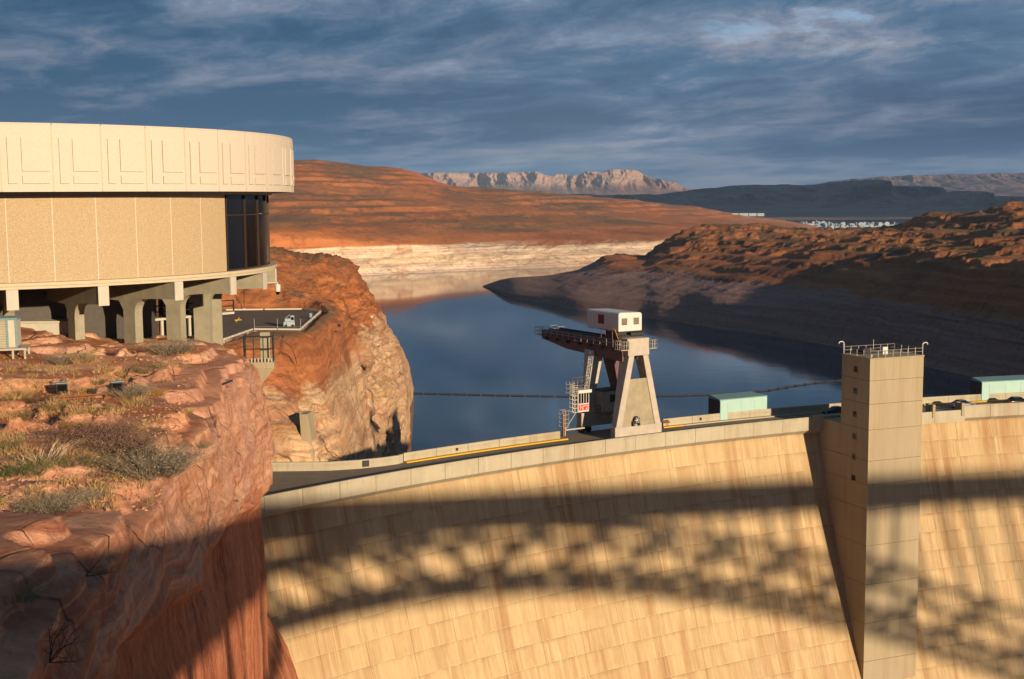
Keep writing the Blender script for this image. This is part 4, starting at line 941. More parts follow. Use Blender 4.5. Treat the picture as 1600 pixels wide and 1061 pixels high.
m_ = MB(); rail_run(m_, (-3.1, VB-1.5), (-2.3, VB-1.5), 2, 1.1, .04, 2.95); m_.obj('house_railing', M_dark, cr_)

# information board beside the crane
p = PZ(1040, 668, -38); ib = empty('information_board', (p[0], p[1], -38), math.radians(28), label='small slanted brown information board on two legs right of the crane', cat='sign')
MB().box(-.55, -.45, 0, .08, 0, .95).obj('leg', M_dark, ib); MB().box(.45, .55, 0, .08, 0, .95).obj('leg', M_dark, ib)
MB().hexa([(-.7, -.35, .8), (.7, -.35, .8), (.7, .35, 1.15), (-.7, .35, 1.15), (-.7, -.37, .86), (.7, -.37, .86), (.7, .33, 1.21), (-.7, .33, 1.21)]).obj('panel', M_brown, ib)

# pale green hoist houses on the upstream edge
def hoist(th_, L, lab, n=3):
    b_ = dp(th_, 271.3, -38.0); e = empty('hoist_house', b_, math.atan2(b_[1]-DC[1], b_[0]-DC[0])-math.pi/2, label=lab, cat='hoist house', group='pale green hoist houses on the upstream edge of the dam')
    h0, h1, dp_ = 1.2, 3.55, 3.8
    sh = MB(); sh.box(0, L, .45, dp_, h0+.02, h1).box(0, 1.5, .3, dp_, .0, h0+.02); sh.obj('steel_shell', M_teald, e)
    MB().hexa([(-.05, .38, h1+.003), (L+.05, .38, h1+.003), (L+.05, dp_+.1, h1+.003), (-.05, dp_+.1, h1+.003), (-.05, .38, h1+.16), (L+.05, .38, h1+.16), (L*.9, dp_, h1+.5), (.3, dp_, h1+.5)]).obj('roof', M_tealroof, e)
    MB().box(0, L, .36, .447, h0, h1-.0).obj('front_cladding', M_teal, e)
    MB().box(0, 1.5, .21, .297, 0, h1-.02).obj('corner_panel', M_teal, e)
    w_ = (L-1.6)/n
    for k in range(n): MB().box(1.6+k*w_+.03, 1.6+(k+1)*w_-.03, .33, .357, h0+.12, h1-.35).obj('cladding_panel', M_teal, e, bevel=.01)
    return e
hoist(115.75, 9.9, 'pale green steel hoist house on the dam edge between crane and tower')
hoist(104.15, 15, 'pale green steel hoist house right of the tower at the edge of the picture', 4)

# ------------------------------------------------------------------ parked cars
def car(name, loc, rz, mat, lab, sedan=True):
    e = empty(name, loc, rz, label=lab, cat='car', group='cars on the dam road')
    P_ = [(-2.25, .45, .38), (-2.2, .80, .62), (-1.5, .92, .74), (-.9, .96, .78), (.9, .98, .80), (1.7, .97, .78), (2.2, .92, .70), (2.3, .60, .42)]
    m_ = MB(); rings = []
    for x, zt, hw in [(-2.28, .55, .72), (-2.2, .80, .80), (-1.1, .92, .86), (0, .95, .88), (1.2, .97, .88), (2.1, .93, .82), (2.3, .62, .74)]:
        rings.append([(x, -hw*.9, .28), (x, -hw, .5), (x, -hw*.97, zt-.1), (x, -hw*.8, zt), (x, hw*.8, zt), (x, hw*.97, zt-.1), (x, hw, .5), (x, hw*.9, .28)])
    body = m_.loft(rings).obj('body', mat, e, smooth=True)
    m_ = MB(); m_.loft([[(-1.15, -.76, .9), (-1.15, .76, .9), (-.35, .6, 1.36), (-.35, -.6, 1.36)], [(1.75, -.74, .93), (1.75, .74, .93), (1.0, .58, 1.36), (1.0, -.58, 1.36)]], closed=True) if False else None
    c_ = MB().add([(-1.15, -.76, .9), (-1.15, .76, .9), (1.8, .76, .92), (1.8, -.76, .92), (-.4, -.6, 1.38), (-.4, .6, 1.38), (.95, .6, 1.40), (.95, -.6, 1.40)], [(0, 1, 2, 3), (4, 7, 6, 5), (0, 4, 5, 1), (1, 5, 6, 2), (2, 6, 7, 3), (3, 7, 4, 0)])
    c_.obj('windows', M_cglass, e, bevel=.05)
    MB().box(-.38, .93, -.61, .61, 1.385, 1.43).obj('roof', mat, e, bevel=.03)
    for x in (-1.4, 1.4):
        for s in (-1, 1):
            wh = MB().tube([(x, s*.68, .33), (x, s*.9, .33)], .33, 14).obj('wheel', M_tyre, e); MB().tube([(x, s*.86, .33), (x, s*.91, .33)], .2, 10).obj('rim', M_rail, wh)
    for s in (-1, 1):
        MB().box(2.2, 2.31, s*.68-.14, s*.68+.14, .64, .84).obj('tail_light', M_redl, e)
        MB().box(-2.28, -2.16, s*.6-.15, s*.6+.15, .58, .72).obj('headlight', M_white, e)
    MB().box(2.28, 2.34, -.35, .35, .5, .64).obj('number_plate', M_white, e)
    return e
def road_dir(th_): return math.radians(th_+90)
p = dp(111.15, 268.4, -38); car('parked_car', p, road_dir(111.1)+math.pi, M_black, 'dark car on the dam road half hidden by the left side of the tower')
p = dp(105.75, 266.6, -38); car('parked_car', p, road_dir(105.7), M_silver, 'silver car behind the two concrete posts right of the tower')
p = dp(103.25, 266.8, -38); car('parked_car', p, road_dir(103.2), M_black, 'black car with red tail lights on the road at the right edge')

# ------------------------------------------------------------------ floating boom on the lake
bp = [PZ(a, b_, WZ+.25) for a, b_ in ((640, 613.6), (760, 616.5), (860, 618.6), (960, 619), (1060, 617.6), (1110, 616), (1150, 614), (1200, 609.5), (1250, 601), (1290, 596), (1330, 592.5), (1400, 585))]
bp = [Vector(p) for p in bp]; Ls = [0]
for i in range(1, len(bp)): Ls.append(Ls[-1]+(bp[i]-bp[i-1]).length)
def at(s):
    for i in range(1, len(bp)):
        if s <= Ls[i]: return bp[i-1].lerp(bp[i], (s-Ls[i-1])/(Ls[i]-Ls[i-1]))
    return bp[-1]
seg = 5.6; nseg = int(Ls[-1]/seg)
bme = MB().tube([(-2.55, 0, 0), (2.55, 0, 0)], .2, 8).box(-2.5, -2.3, -.26, .26, -.23, .26).box(2.3, 2.5, -.26, .26, -.23, .26).mesh('boom_float', M_boom)
for k in range(nseg):
    a, b_ = at(k*seg), at((k+1)*seg); c = (a+b_)/2
    o = link('boom_float', bme, None, c)
    o.rotation_euler = (0, 0, math.atan2(b_.y-a.y, b_.x-a.x)); tag(o, 'long dark float, one of the identical links in the boom across the lake', 'boom float', 'floats of the boom across the lake')

# ------------------------------------------------------------------ marina and far buildings
rb = random.Random(3)
bm_ = MB().box(-4.5, 4.5, -1.6, 1.6, 0, 1.1).box(-3.6, 3.2, -1.4, 1.4, 1.1, 3.2).box(-3.9, 3.6, -1.55, 1.55, 3.2, 3.35).mesh('houseboat', M_boat)
bm2 = MB().box(-7, 7, -2.2, 2.2, 0, 1.2).box(-6, 5.6, -2, 2, 1.2, 3.8).box(-6.4, 6, -2.2, 2.2, 3.8, 4.0).box(-2, 4, -1.6, 1.6, 4.0, 5.6).mesh('houseboat', M_boat)
kn = 0
for k in range(110):
    px = rb.uniform(1252, 1404); y = rb.uniform(349.0, 357.5) if px > 1290 else rb.uniform(347.5, 354)
    p = PZ(px, y, WZ)
    o = link('houseboat', bm_ if k % 3 else bm2, None, p, label='tiny white houseboat moored among many alike in the far marina', cat='boat', group='white boats moored in the far marina')
    o.rotation_euler = (0, 0, rb.choice((0, .1, math.pi/2, 1.4)))
names = ['leftmost', 'second', 'third', 'fourth', 'rightmost']
for k, (x0, x1) in enumerate(((1131, 1138), (1143.5, 1154), (1155.5, 1169), (1170, 1182), (1183.5, 1194))):
    a = PD(x0, 336, 3250); b_ = PD(x1, 336, 3250); L = b_[0]-a[0]
    e = empty('far_building', (a[0], 3250, a[2]-3), label='%s of the low white buildings on the far point above the marina' % names[k], cat='building', group='low white buildings on the far point')
    MB().box(0, L, 0, 14, 0, 6.6).obj('wall', M_boat, e); MB().box(-.5, L+.5, -.5, 14.5, 6.6, 7.2).obj('roof', M_white, e)

# ------------------------------------------------------------------ visitor centre
VC = np.array([-45.2, 112.0]); RFa, RW, RS = 25.95, 23.75, 24.3
vcen = empty('visitor_centre', (VC[0], VC[1], -6), label='round cream concrete visitor centre on columns at the cliff edge', cat='building')
def vp(deg, r, z): a = math.radians(deg); return (r*math.cos(a), r*math.sin(a), z+6)
def vsweep(a0, a1, prof, n=4):
    mb = MB(); mb.loft([[vp(a, r, z) for r, z in prof] for a in np.linspace(a0, a1, n+1)]); return mb
def vobj(mb, name, mat, parent=None, **kw): return mb.obj(name, mat, parent or vcen, **kw)
FT, FB, WB = 5.46, .83, -5.55
W0 = -66.4
for k in range(48):
    a = W0+7.5*k; g_ = .05
    fp = vobj(vsweep(a+g_, a+7.5-g_, [(RFa-.35, FB), (RFa, FB), (RFa, FT), (RFa-.35, FT)], 3), 'fascia_panel', M_fascia)
    if k <= 14 or k >= 46:
        for (f0, f1, z0, z1) in ((.13, .30, 1.40, 4.55), (.40, .92, 2.25, 4.55), (.40, .92, 1.40, 1.95)):
            vobj(vsweep(a+7.5*f0, a+7.5*f1, [(RFa+.002, z0), (RFa+.10, z0), (RFa+.10, z1), (RFa+.002, z1)], 2), 'raised_panel', M_fascia, fp)
        vobj(vsweep(a-.09, a+.09, [(RFa+.002, FB+.02), (RFa+.03, FB+.02), (RFa+.03, FT-.02), (RFa+.002, FT-.02)], 1), 'joint_cover', M_slab, fp)
    vobj(vsweep(a+g_, a+7.5-g_, [(RFa-.35, FT+.002), (RFa+.02, FT+.002), (RFa+.02, FT+.09), (RFa-.35, FT+.09)], 3), 'coping', M_fascia)
mb = MB(); mb.prism([vp(a, RFa-.36, 0)[:2] for a in np.linspace(0, 352.5, 48)], FB+.15+6, FT-.5+6); vobj(mb, 'roof', M_slab)
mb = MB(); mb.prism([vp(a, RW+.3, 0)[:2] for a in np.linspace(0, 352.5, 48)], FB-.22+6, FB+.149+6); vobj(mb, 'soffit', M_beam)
for k in range(48):
    a = W0+.6+7.5*k
    if -21.5 < (a % 360)-360*((a % 360) > 180) < 17: continue
    g_ = .06
    vobj(vsweep(a+g_, a+7.5-g_, [(RW-.4, WB), (RW, WB), (RW, FB-.23), (RW-.4, FB-.23)], 3), 'wall_panel', M_aggr)
    vobj(vsweep(a-.08, a+.08, [(RW-.3, WB), (RW+.006, WB), (RW+.006, FB-.235), (RW-.3, FB-.235)], 1), 'joint_strip', M_fascia)
# glazed corner
ga0, ga1 = -20.2, 17.5
for k in range(5):
    a = ga0+(ga1-ga0)*k/5; b_ = ga0+(ga1-ga0)*(k+1)/5
    for z0, z1 in ((WB+.12, -1.1), (-.98, FB-.3)):
        vobj(vsweep(a+.15, b_-.15, [(RW-.22, z0), (RW-.16, z0), (RW-.16, z1), (RW-.22, z1)], 3), 'window_pane', M_glass)
    vobj(vsweep(a-.16, a+.16, [(RW-.32, WB), (RW-.02, WB), (RW-.02, FB-.24), (RW-.32, FB-.24)], 1), 'mullion', M_bronze)
vobj(vsweep(ga1-.4, ga1+.5, [(RW-.5, WB), (RW+.02, WB), (RW+.02, FB-.24), (RW-.5, FB-.24)], 1), 'mullion', M_bronze)
for z in (-1.1, WB+.02, FB-.30): vobj(vsweep(ga0, ga1, [(RW-.28, z), (RW-.06, z), (RW-.06, z+.1), (RW-.28, z+.1)], 10), 'transom', M_bronze)
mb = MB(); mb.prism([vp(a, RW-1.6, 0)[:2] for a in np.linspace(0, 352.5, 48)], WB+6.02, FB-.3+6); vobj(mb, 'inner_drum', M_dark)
# floor slab with lip, radial beams and columns
vobj(vsweep(0, 360, [(RS-2.5, -6.0), (RS-.12, -6.0), (RS-.12, -5.78), (RS+.02, -5.78), (RS+.02, -5.56), (RS-2.5, -5.56)], 96), 'floor_edge', M_slab)
mb = MB(); mb.prism([vp(a, RS-2.4, 0)[:2] for a in np.linspace(0, 352.5, 48)], -5.98+6, -5.6+6); vobj(mb, 'floor_slab', M_dark)
mb = MB(); mb.prism([vp(a, 13.5, 0)[:2] for a in np.linspace(0, 345, 24)], -14+6, -6.0+6); vobj(mb, 'core_wall', M_core)
def beam_bm(deg, deeper=False):
    """radial beam with curved haunch running into its column"""
    a = math.radians(deg); er = Vector((math.cos(a), math.sin(a), 0)); et = Vector((-er.y, er.x, 0))
    zt = -6.003; zb_end = -7.35; r_out = RS-.2; rc1, rc0 = 19.3, 17.9
    out_ = [(r_out, zt), (r_out, zb_end), (rc1+1.9, zb_end-.08)]
    for t in np.linspace(0, 1, 7)[1:]: ang = math.pi/2*t; out_.append((rc1+1.25*(1-math.sin(ang)), zb_end-.12-1.15*(1-math.cos(ang))))
    out_ += [(rc1, -14.5), (rc0, -14.5), (rc0, -8.4), (rc0-.5, -7.7), (13.2, -7.5), (13.2, zt)]
    mb = MB(); n = len(out_); hw = .37
    for s in (-1, 1): mb.v += [tuple(er*r+et*(s*hw)+Vector((0, 0, z+6))) for r, z in out_]
    mb.f = [tuple(range(n))[::-1], tuple(range(n, 2*n))]+[(i, (i+1) % n, n+(i+1) % n, n+i) for i in range(n)]
    e = MB(); c0 = er*(r_out+.02)+Vector((0, 0, 6)); 
    p_ = [c0+et*sx*(hw+.03)+er*sr for sx, sr in ((-1, .12), (1, .12), (1, -.0), (-1, -.0))]
    e.hexa([(p.x, p.y, zb_end-.1+6) for p in p_]+[(p.x, p.y, zt+6-.01) for p in p_])
    return mb, e
for k in range(24):
    deg = -65.5+15*k
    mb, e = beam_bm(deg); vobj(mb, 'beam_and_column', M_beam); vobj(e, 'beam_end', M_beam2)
m_ = MB(); q = vp(-65.5, RS+.05, -7.0); 
# air conditioning unit on its stand
p = np.array([-31.3, 79.2]); gz_ = ground(p[0], p[1]); az_ = gz_+.35
ac = empty('air_conditioner', (p[0], p[1], gz_), math.radians(14), label='large grey air conditioning unit on a low steel stand below the round building', cat='air conditioner')
MB().box(-2.6, 1.0, -.1, 2.2, .55, .68).obj('stand_top', M_rail, ac)
for x in (-2.4, .2, .9):
    for y in (0, 2.1): MB().box(x-.06, x+.06, y-.06, y+.06, -.5, .55).obj('leg', M_rail, ac)
MB().box(-2.6, .45, .1, 1.9, .7, 2.45).obj('housing', M_beam2, ac, bevel=.03)
for x in (-2.62, -.15, .38): MB().box(x, x+.12, .04, .16, .69, 2.5).obj('corner_post', M_tealroof, ac)
for k in range(16): MB().box(-2.5, -.18, .05, .095, .78+k*.105, .835+k*.105).obj('slat', M_panel, ac)
MB().box(-2.7, .55, 0, 2.0, 2.46, 2.56).obj('lid', M_tealroof, ac)
MB().box(.46, .50, .2, 1.8, .8, 2.4).obj('side_panel', M_fascia, ac)
# low concrete bench box under the building, walkway railings
p = PD(70, 505, 101); MB().box(-2.4, 2.4, -1, 1, -1.2, .12).box(-2.55, 2.55, -1.15, 1.15, .122, .26).obj('concrete_box', M_beam2, None, label='low flat concrete box on the ground under the round building', cat='concrete box').location = (p[0], 101, p[2])
p0 = Vector(PD(226, 505, 112)); p1 = Vector(PD(312, 505, 124))
rl = empty('stair_railing', p0, label='dark pipe railing with a rounded end under the round building', cat='railing')
dv = p1-p0; m_ = MB()
zt_ = 1.5
m_.tube([(0, 0, .7), (-.35, 0, .85), (-.5, 0, 1.15), (-.3, 0, 1.5), (.2, 0, 1.6), tuple(Vector((dv.x*.45, dv.y*.45, 1.0))), tuple(Vector((dv.x*.72, dv.y*.72, .5)))], .05, 6)
m_.tube([(0, 0, .7), tuple(Vector((dv.x*.45, dv.y*.45, .2)))], .05, 6); m_.obj('handrail', M_dark, rl)
MB().tube([(.25, 0, -.6), (.25, 0, 1.6)], .05, 6).obj('post', M_rail, rl)
a_ = PD(290, 505, 118); wk = empty('walkway', (a_[0], a_[1], a_[2]), math.radians(50), label='small white walkway platform with dark rails between the building columns', cat='walkway')
MB().box(-4, 5, -.8, .8, .55, .75).obj('deck', M_beam2, wk)
for x in (-3, 0, 2): MB().box(x-.12, x+.12, -.7, -.5, -2, .55).obj('leg', M_beam2, wk)
m_ = MB(); rail_run(m_, (-4, -.7), (5, -.7), 6, 1.1, .05, .75); m_.obj('railing', M_dark, wk)
# dome camera on a bracket at the slab edge
dc = empty('security_camera', tuple(np.array(PD(425, 446, 115.5))), label='white dome security camera on an arm at the edge of the round building', cat='camera')
MB().tube([(-.5, 0, .25), (.5, 0, .25)], .05, 6).tube([(.5, 0, .25), (.5, 0, .0)], .07, 6).obj('arm', M_white, dc)
MB().tube([(.5, 0, .1), (.5, 0, -.55)], .26, 12, .24).obj('housing', M_white, dc)
MB().tube([(.5, 0, -.552), (.5, 0, -.75), (.5, 0, -.85)], .22, 12, .1).obj('dome', M_glass, dc)

# ------------------------------------------------------------------ parking lot, its kerb, fence and machine
lz = -22.0
lp2 = LOT
lo = MB().prism(lp2, lz-1.5, lz).obj('parking_lot', M_lot, kind='structure')
kb = empty('lot_kerb', (lp2[3][0], lp2[3][1], lz), label='low white kerb wall around the small parking lot on the ledge', cat='kerb')
for i in range(0, 6):
    a, b_ = Vector(lp2[i]), Vector(lp2[(i+1)]); n = max(1, int((b_-a).length/3.2)) if i < 4 else 2
    for k in range(n):
        s = a.lerp(b_, k/n+.012); t_ = a.lerp(b_, (k+1)/n-.012); m_ = wall_poly([s, t_], lz-.5, lz+.28, .3, '', None); o = m_.obj('kerb_block', M_fascia, kb); o.location = (-lp2[3][0], -lp2[3][1], -lz)
fn = empty('lot_fence', (lp2[3][0], lp2[3][1], lz), label='thin wire fence with slim posts along the near side of the parking lot', cat='fence')
A_, B_ = Vector((*lp2[2], 0)), Vector((*lp2[3], 0)); A_ += Vector((0, .5, 0)); B_ += Vector((0, .5, 0))
fo_ = Vector((lp2[3][0], lp2[3][1], 0))
for k in range(3):
    p = A_.lerp(B_, k/2*.98+.01)-fo_; MB().tube([(p.x, p.y, 0), (p.x, p.y, 1.9)], .05, 5).obj('post', M_rail, fn)
m_ = MB()
for h in (.05, .5): m_.tube([tuple(A_-fo_+Vector((0, 0, h))), tuple(B_-fo_+Vector((0, 0, h)))], .03, 4)
m_.obj('wire', M_rail, fn)
mc = tuple(PZ(451, 511, lz)); sn = empty('white_machine', mc, math.radians(20), label='white boxy machine with a raised cab parked on the ledge lot behind the fence', cat='machine')
MB().box(-1.0, 1.0, -.6, .6, .15, 1.0).obj('base', M_boat, sn, bevel=.05)
MB().box(-.75, .3, -.55, .55, 1.0, 1.55).obj('hood', M_boat, sn, bevel=.05); MB().box(.25, .95, -.5, .5, 1.0, 2.05).obj('cab', M_boat, sn, bevel=.05)
MB().box(.35, .85, -.53, -.505, 1.25, 1.8).obj('window', M_glass, sn); MB().tube([(-.6, 0, 1.5), (.3, 0, 2.2)], .06, 5).obj('arm', M_rail, sn)
for x in (-.6, .6): MB().tube([(x, -.72, .25), (x, .72, .25)], .25, 10).obj('wheel', M_tyre, sn)
q = tuple(PZ(486, 497, lz)); MB().box(-.22, .22, -.2, .2, 0, .85).box(-.24, .24, -.22, .22, .852, .92).obj('white_bin', M_boat, None, label='small white box standing near the far corner of the ledge lot', cat='box').location = q
q = tuple(PZ(382, 484, lz)); lpst = empty('lamp_post', q, label='thin dark post at the back of the ledge lot', cat='post'); MB().tube([(0, 0, 0), (0, 0, 4.8)], .06, 6).obj('pole', M_dark, lpst); MB().box(-.2, .2, -.2, .2, 0, .35).obj('base', M_beam2, lpst); MB().box(-.14, .14, -.1, .1, 4.8, 4.95).obj('cap', M_dark, lpst)
q = tuple(PZ(372, 503, lz)); bb = empty('yellow_barrier', q, .6, label='small yellow cross shaped barrier lying on the ledge lot', cat='barrier'); MB().box(-.7, .7, -.07, .07, .3, .42).obj('rail', M_kerb, bb); MB().hexa([(-.5, -.07, 0), (-.36, -.07, 0), (-.36, .07, 0), (-.5, .07, 0), (.2, -.07, .8), (.34, -.07, .8), (.34, .07, .8), (.2, .07, .8)]).obj('leg', M_kerb, bb)
# plaque stones near the lot
q = PD(522, 507, 238); st = empty('stone_plaque', (q[0], 238, q[2]-.4), label='low reddish stone plinth with a dark plate on the slope right of the lot', cat='plinth'); MB().box(-2.2, 1.6, -.5, .5, -.8, .8).obj('plinth', M_brown, st, bevel=.08); MB().box(.7, 1.3, -.55, -.505, 0, .6).obj('plate', M_dark, st)
# concrete lookout bracket with railings and post, on the cliff edge
q = PD(407, 566, 124); lk = empty('lookout_platform', (q[0], 124, q[2]), math.radians(8), label='small concrete platform with pipe railings and a square post jutting from the cliff', cat='platform')
MB().hexa([(-1.6, -.2, -2.8), (-.5, -.2, -2.8), (-.5, 1.6, -2.8), (-1.6, 1.6, -2.8), (-3.4, -.9, -.55), (1.35, -.9, -.55), (1.35, 1.6, -.55), (-3.4, 1.6, -.55)]).hexa([(-3.4, -.9, -.548), (1.35, -.9, -.548), (1.35, 1.6, -.548), (-3.4, 1.6, -.548), (-3.4, -.9, .1), (1.35, -.9, .1), (1.35, 1.6, .1), (-3.4, 1.6, .1)]).obj('bracket', M_tower, lk, bevel=.03)
MB().box(.0, .95, .2, 1.0, .1, 2.9).obj('square_post', M_beam, lk, bevel=.03)
for p0, p1, n in (((-1.5, -.8), (1.25, -.8), 3), ((1.25, -.8), (1.25, 1.5), 2), ((-1.5, -.8), (-1.5, 1.5), 2)):
    m_ = MB(); rail_run(m_, p0, p1, n, 2.5, .05, .1); m_.obj('railing', M_dark, lk)
for k in range(9): MB().box(-1.5+k*.32, -1.36+k*.32, -.84, -.74, .1, .5).obj('baluster', M_rail, lk)
# leaning concrete buttress at the foot of the wall behind the road
q = PD(487, 718, 192); bt = MB().hexa([(-1.0, -1.0, -6), (1.3, -1.0, -6), (1.3, 2, -6), (-1.0, 2, -6), (-1.7, -.1, 7.0), (-.5, -.1, 7.0), (-.1, 3, 7.0), (-1.3, 3, 7.0)]).obj('concrete_buttress', M_tower, None, label='leaning concrete buttress against the rock wall just behind the dam road', cat='buttress', bevel=.05); bt.location = (q[0], 192, q[2])
# pipe stub on the cliff
h_, n_ = hit(347, 599)
if h_: MB().tube([(-.55, -.15, -.25), (.5, .1, .15)], .07, 6).tube([(-.55, -.15, -.25), (-.55, -.15, -.05)], .09, 6).obj('pipe_stub', M_dark, None, label='short dark pipe stub sticking out of the pink cliff below the building', cat='pipe').location = h_+n_*.15
# floodlights and ground pipe
for (px, y, lab) in ((97, 617, 'left black floodlight of the pair beside the ground pipe'), (183, 615, 'right black floodlight of the pair beside the ground pipe')):
    h_, n_ = hit(px, y)
    fl = empty('floodlight', h_, math.radians(25), label=lab, cat='floodlight', group='black floodlights on the rock bench')
    MB().box(-.3, .3, -.12, .22, .12, .62).obj('housing', M_dark, fl, bevel=.03); MB().box(-.32, .32, -.14, .24, .622, .67).obj('hood', M_tealroof, fl); MB().tube([(0, .05, -.3), (0, .05, .14)], .05, 6).obj('stem', M_brown, fl)
    MB().box(-.24, .24, -.145, -.121, .2, .56).obj('lens', M_glass, fl)
a_, _ = hit(90, 626); b_, _ = hit(186, 620); m_ = MB().tube([a_+Vector((0, 0, .18)), a_.lerp(b_, .5)+Vector((0, 0, .2)), b_+Vector((0, 0, .2))], .05, 6).tube([a_+Vector((0, -.2, .06)), b_+Vector((-1.2, -.3, .06))], .045, 6)
for t_ in (.1, .4, .8): c = a_.lerp(b_, t_); m_.box(c.x-.06, c.x+.06, c.y-.06, c.y+.06, c.z-.4, c.z+.15)
m_.obj('ground_pipe', M_brown, None, label='pair of thin rusty pipes running along the rock between the two floodlights', cat='pipe')

# ------------------------------------------------------------------ plants
def leafmat(name, c1, c2):
    m, t, b = new_mat(name); P = t.new('ShaderNodeNewGeometry').outputs['Position']
    t.put(b.inputs['Base Color'], t.mix(t.rng(t.noise(P, 9, 3), .35, .65), lin(c1), lin(c2))); b.inputs['Roughness'].default_value = .9; return m
L_tan = leafmat('dry_grass', (196, 164, 104), (158, 124, 70)); L_grey = leafmat('grey_twigs', (158, 142, 116), (112, 98, 80)); L_green = leafmat('green_leaves', (90, 104, 44), (58, 74, 34))
L_olive = leafmat('olive_leaves', (132, 118, 70), (96, 88, 56)); L_brown = leafmat('brown_twigs', (150, 112, 88), (96, 72, 62)); L_yel = leafmat('ochre_leaves', (178, 136, 44), (130, 100, 36)); L_pale = leafmat('pale_twigs', (206, 180, 146), (176, 148, 116)); L_dark = leafmat('burnt_twigs', (86, 70, 52), (52, 44, 38))
def tuft(n, h, spread, wd, seed, up=.7, leaf=0):
    r = random.Random(seed); vs, fs = [], []
    for k in range(n):
        a = r.uniform(0, 2*math.pi); rr = r.random()**.7*spread*.45; b0 = Vector((math.cos(a)*rr, math.sin(a)*rr, -.05*h))
        out_ = Vector((math.cos(a+r.uniform(-.6, .6)), math.sin(a+r.uniform(-.6, .6)), 0))*spread*(1-up)*r.uniform(.4, 1.6); hh = h*r.uniform(.45, 1.0)
        mid = b0+out_*.4+Vector((0, 0, hh*.6)); tip = b0+out_+Vector((0, 0, hh)); s = Vector((-math.sin(a+1), math.cos(a+1), 0))*wd
        i = len(vs); vs += [b0-s, b0+s, mid+s*.7, mid-s*.7, tip]; fs += [(i, i+1, i+2, i+3), (i+3, i+2, i+4)]
        for q in range(leaf):
            p = mid.lerp(tip, r.random())+Vector((r.uniform(-1, 1), r.uniform(-1, 1), r.uniform(-1, 1)))*.09*h
            d1 = Vector((r.uniform(-1, 1), r.uniform(-1, 1), r.uniform(-1, 1)))*.05*h; d2 = Vector((r.uniform(-1, 1), r.uniform(-1, 1), r.uniform(-1, 1)))*.05*h
            i = len(vs); vs += [p, p+d1, p+d1+d2]; fs += [(i, i+1, i+2)]
    mb = MB(); mb.v = [tuple(v) for v in vs]; mb.f = fs; return mb
def pmesh(mb, mat, name):
    me = bpy.data.meshes.new(name); me.from_pydata(mb.v, [], mb.f); me.materials.append(mat); return me
KIND = {
 'tan': [pmesh(tuft(260, .5, .75, .006, s, .55), L_tan, 'grass_tuft') for s in (1, 2)],
 'grey': [pmesh(tuft(520, .6, .95, .006, s, .3, 3), L_grey, 'twig_shrub') for s in (3, 4)],
 'green': [pmesh(tuft(90, .55, .9, .012, s, .4, 6), L_green, 'green_shrub') for s in (5, 6)],
 'olive': [pmesh(tuft(240, .55, .85, .006, s, .45, 5), L_olive, 'olive_shrub') for s in (7, 8)],
 'brown': [pmesh(tuft(900, .7, 1.05, .006, s, .2, 6), L_brown, 'brown_shrub') for s in (9, 10)],
 'ochre': [pmesh(tuft(130, .6, .8, .012, s, .35, 5), L_yel, 'ochre_shrub') for s in (11,)],
 'pale': [pmesh(tuft(60, .8, 1.1, .014, s, .3), L_pale, 'pale_shrub') for s in (12,)],
 'dark': [pmesh(tuft(260, .5, .9, .005, s, .4, 2), L_dark, 'dark_shrub') for s in (13,)],
}
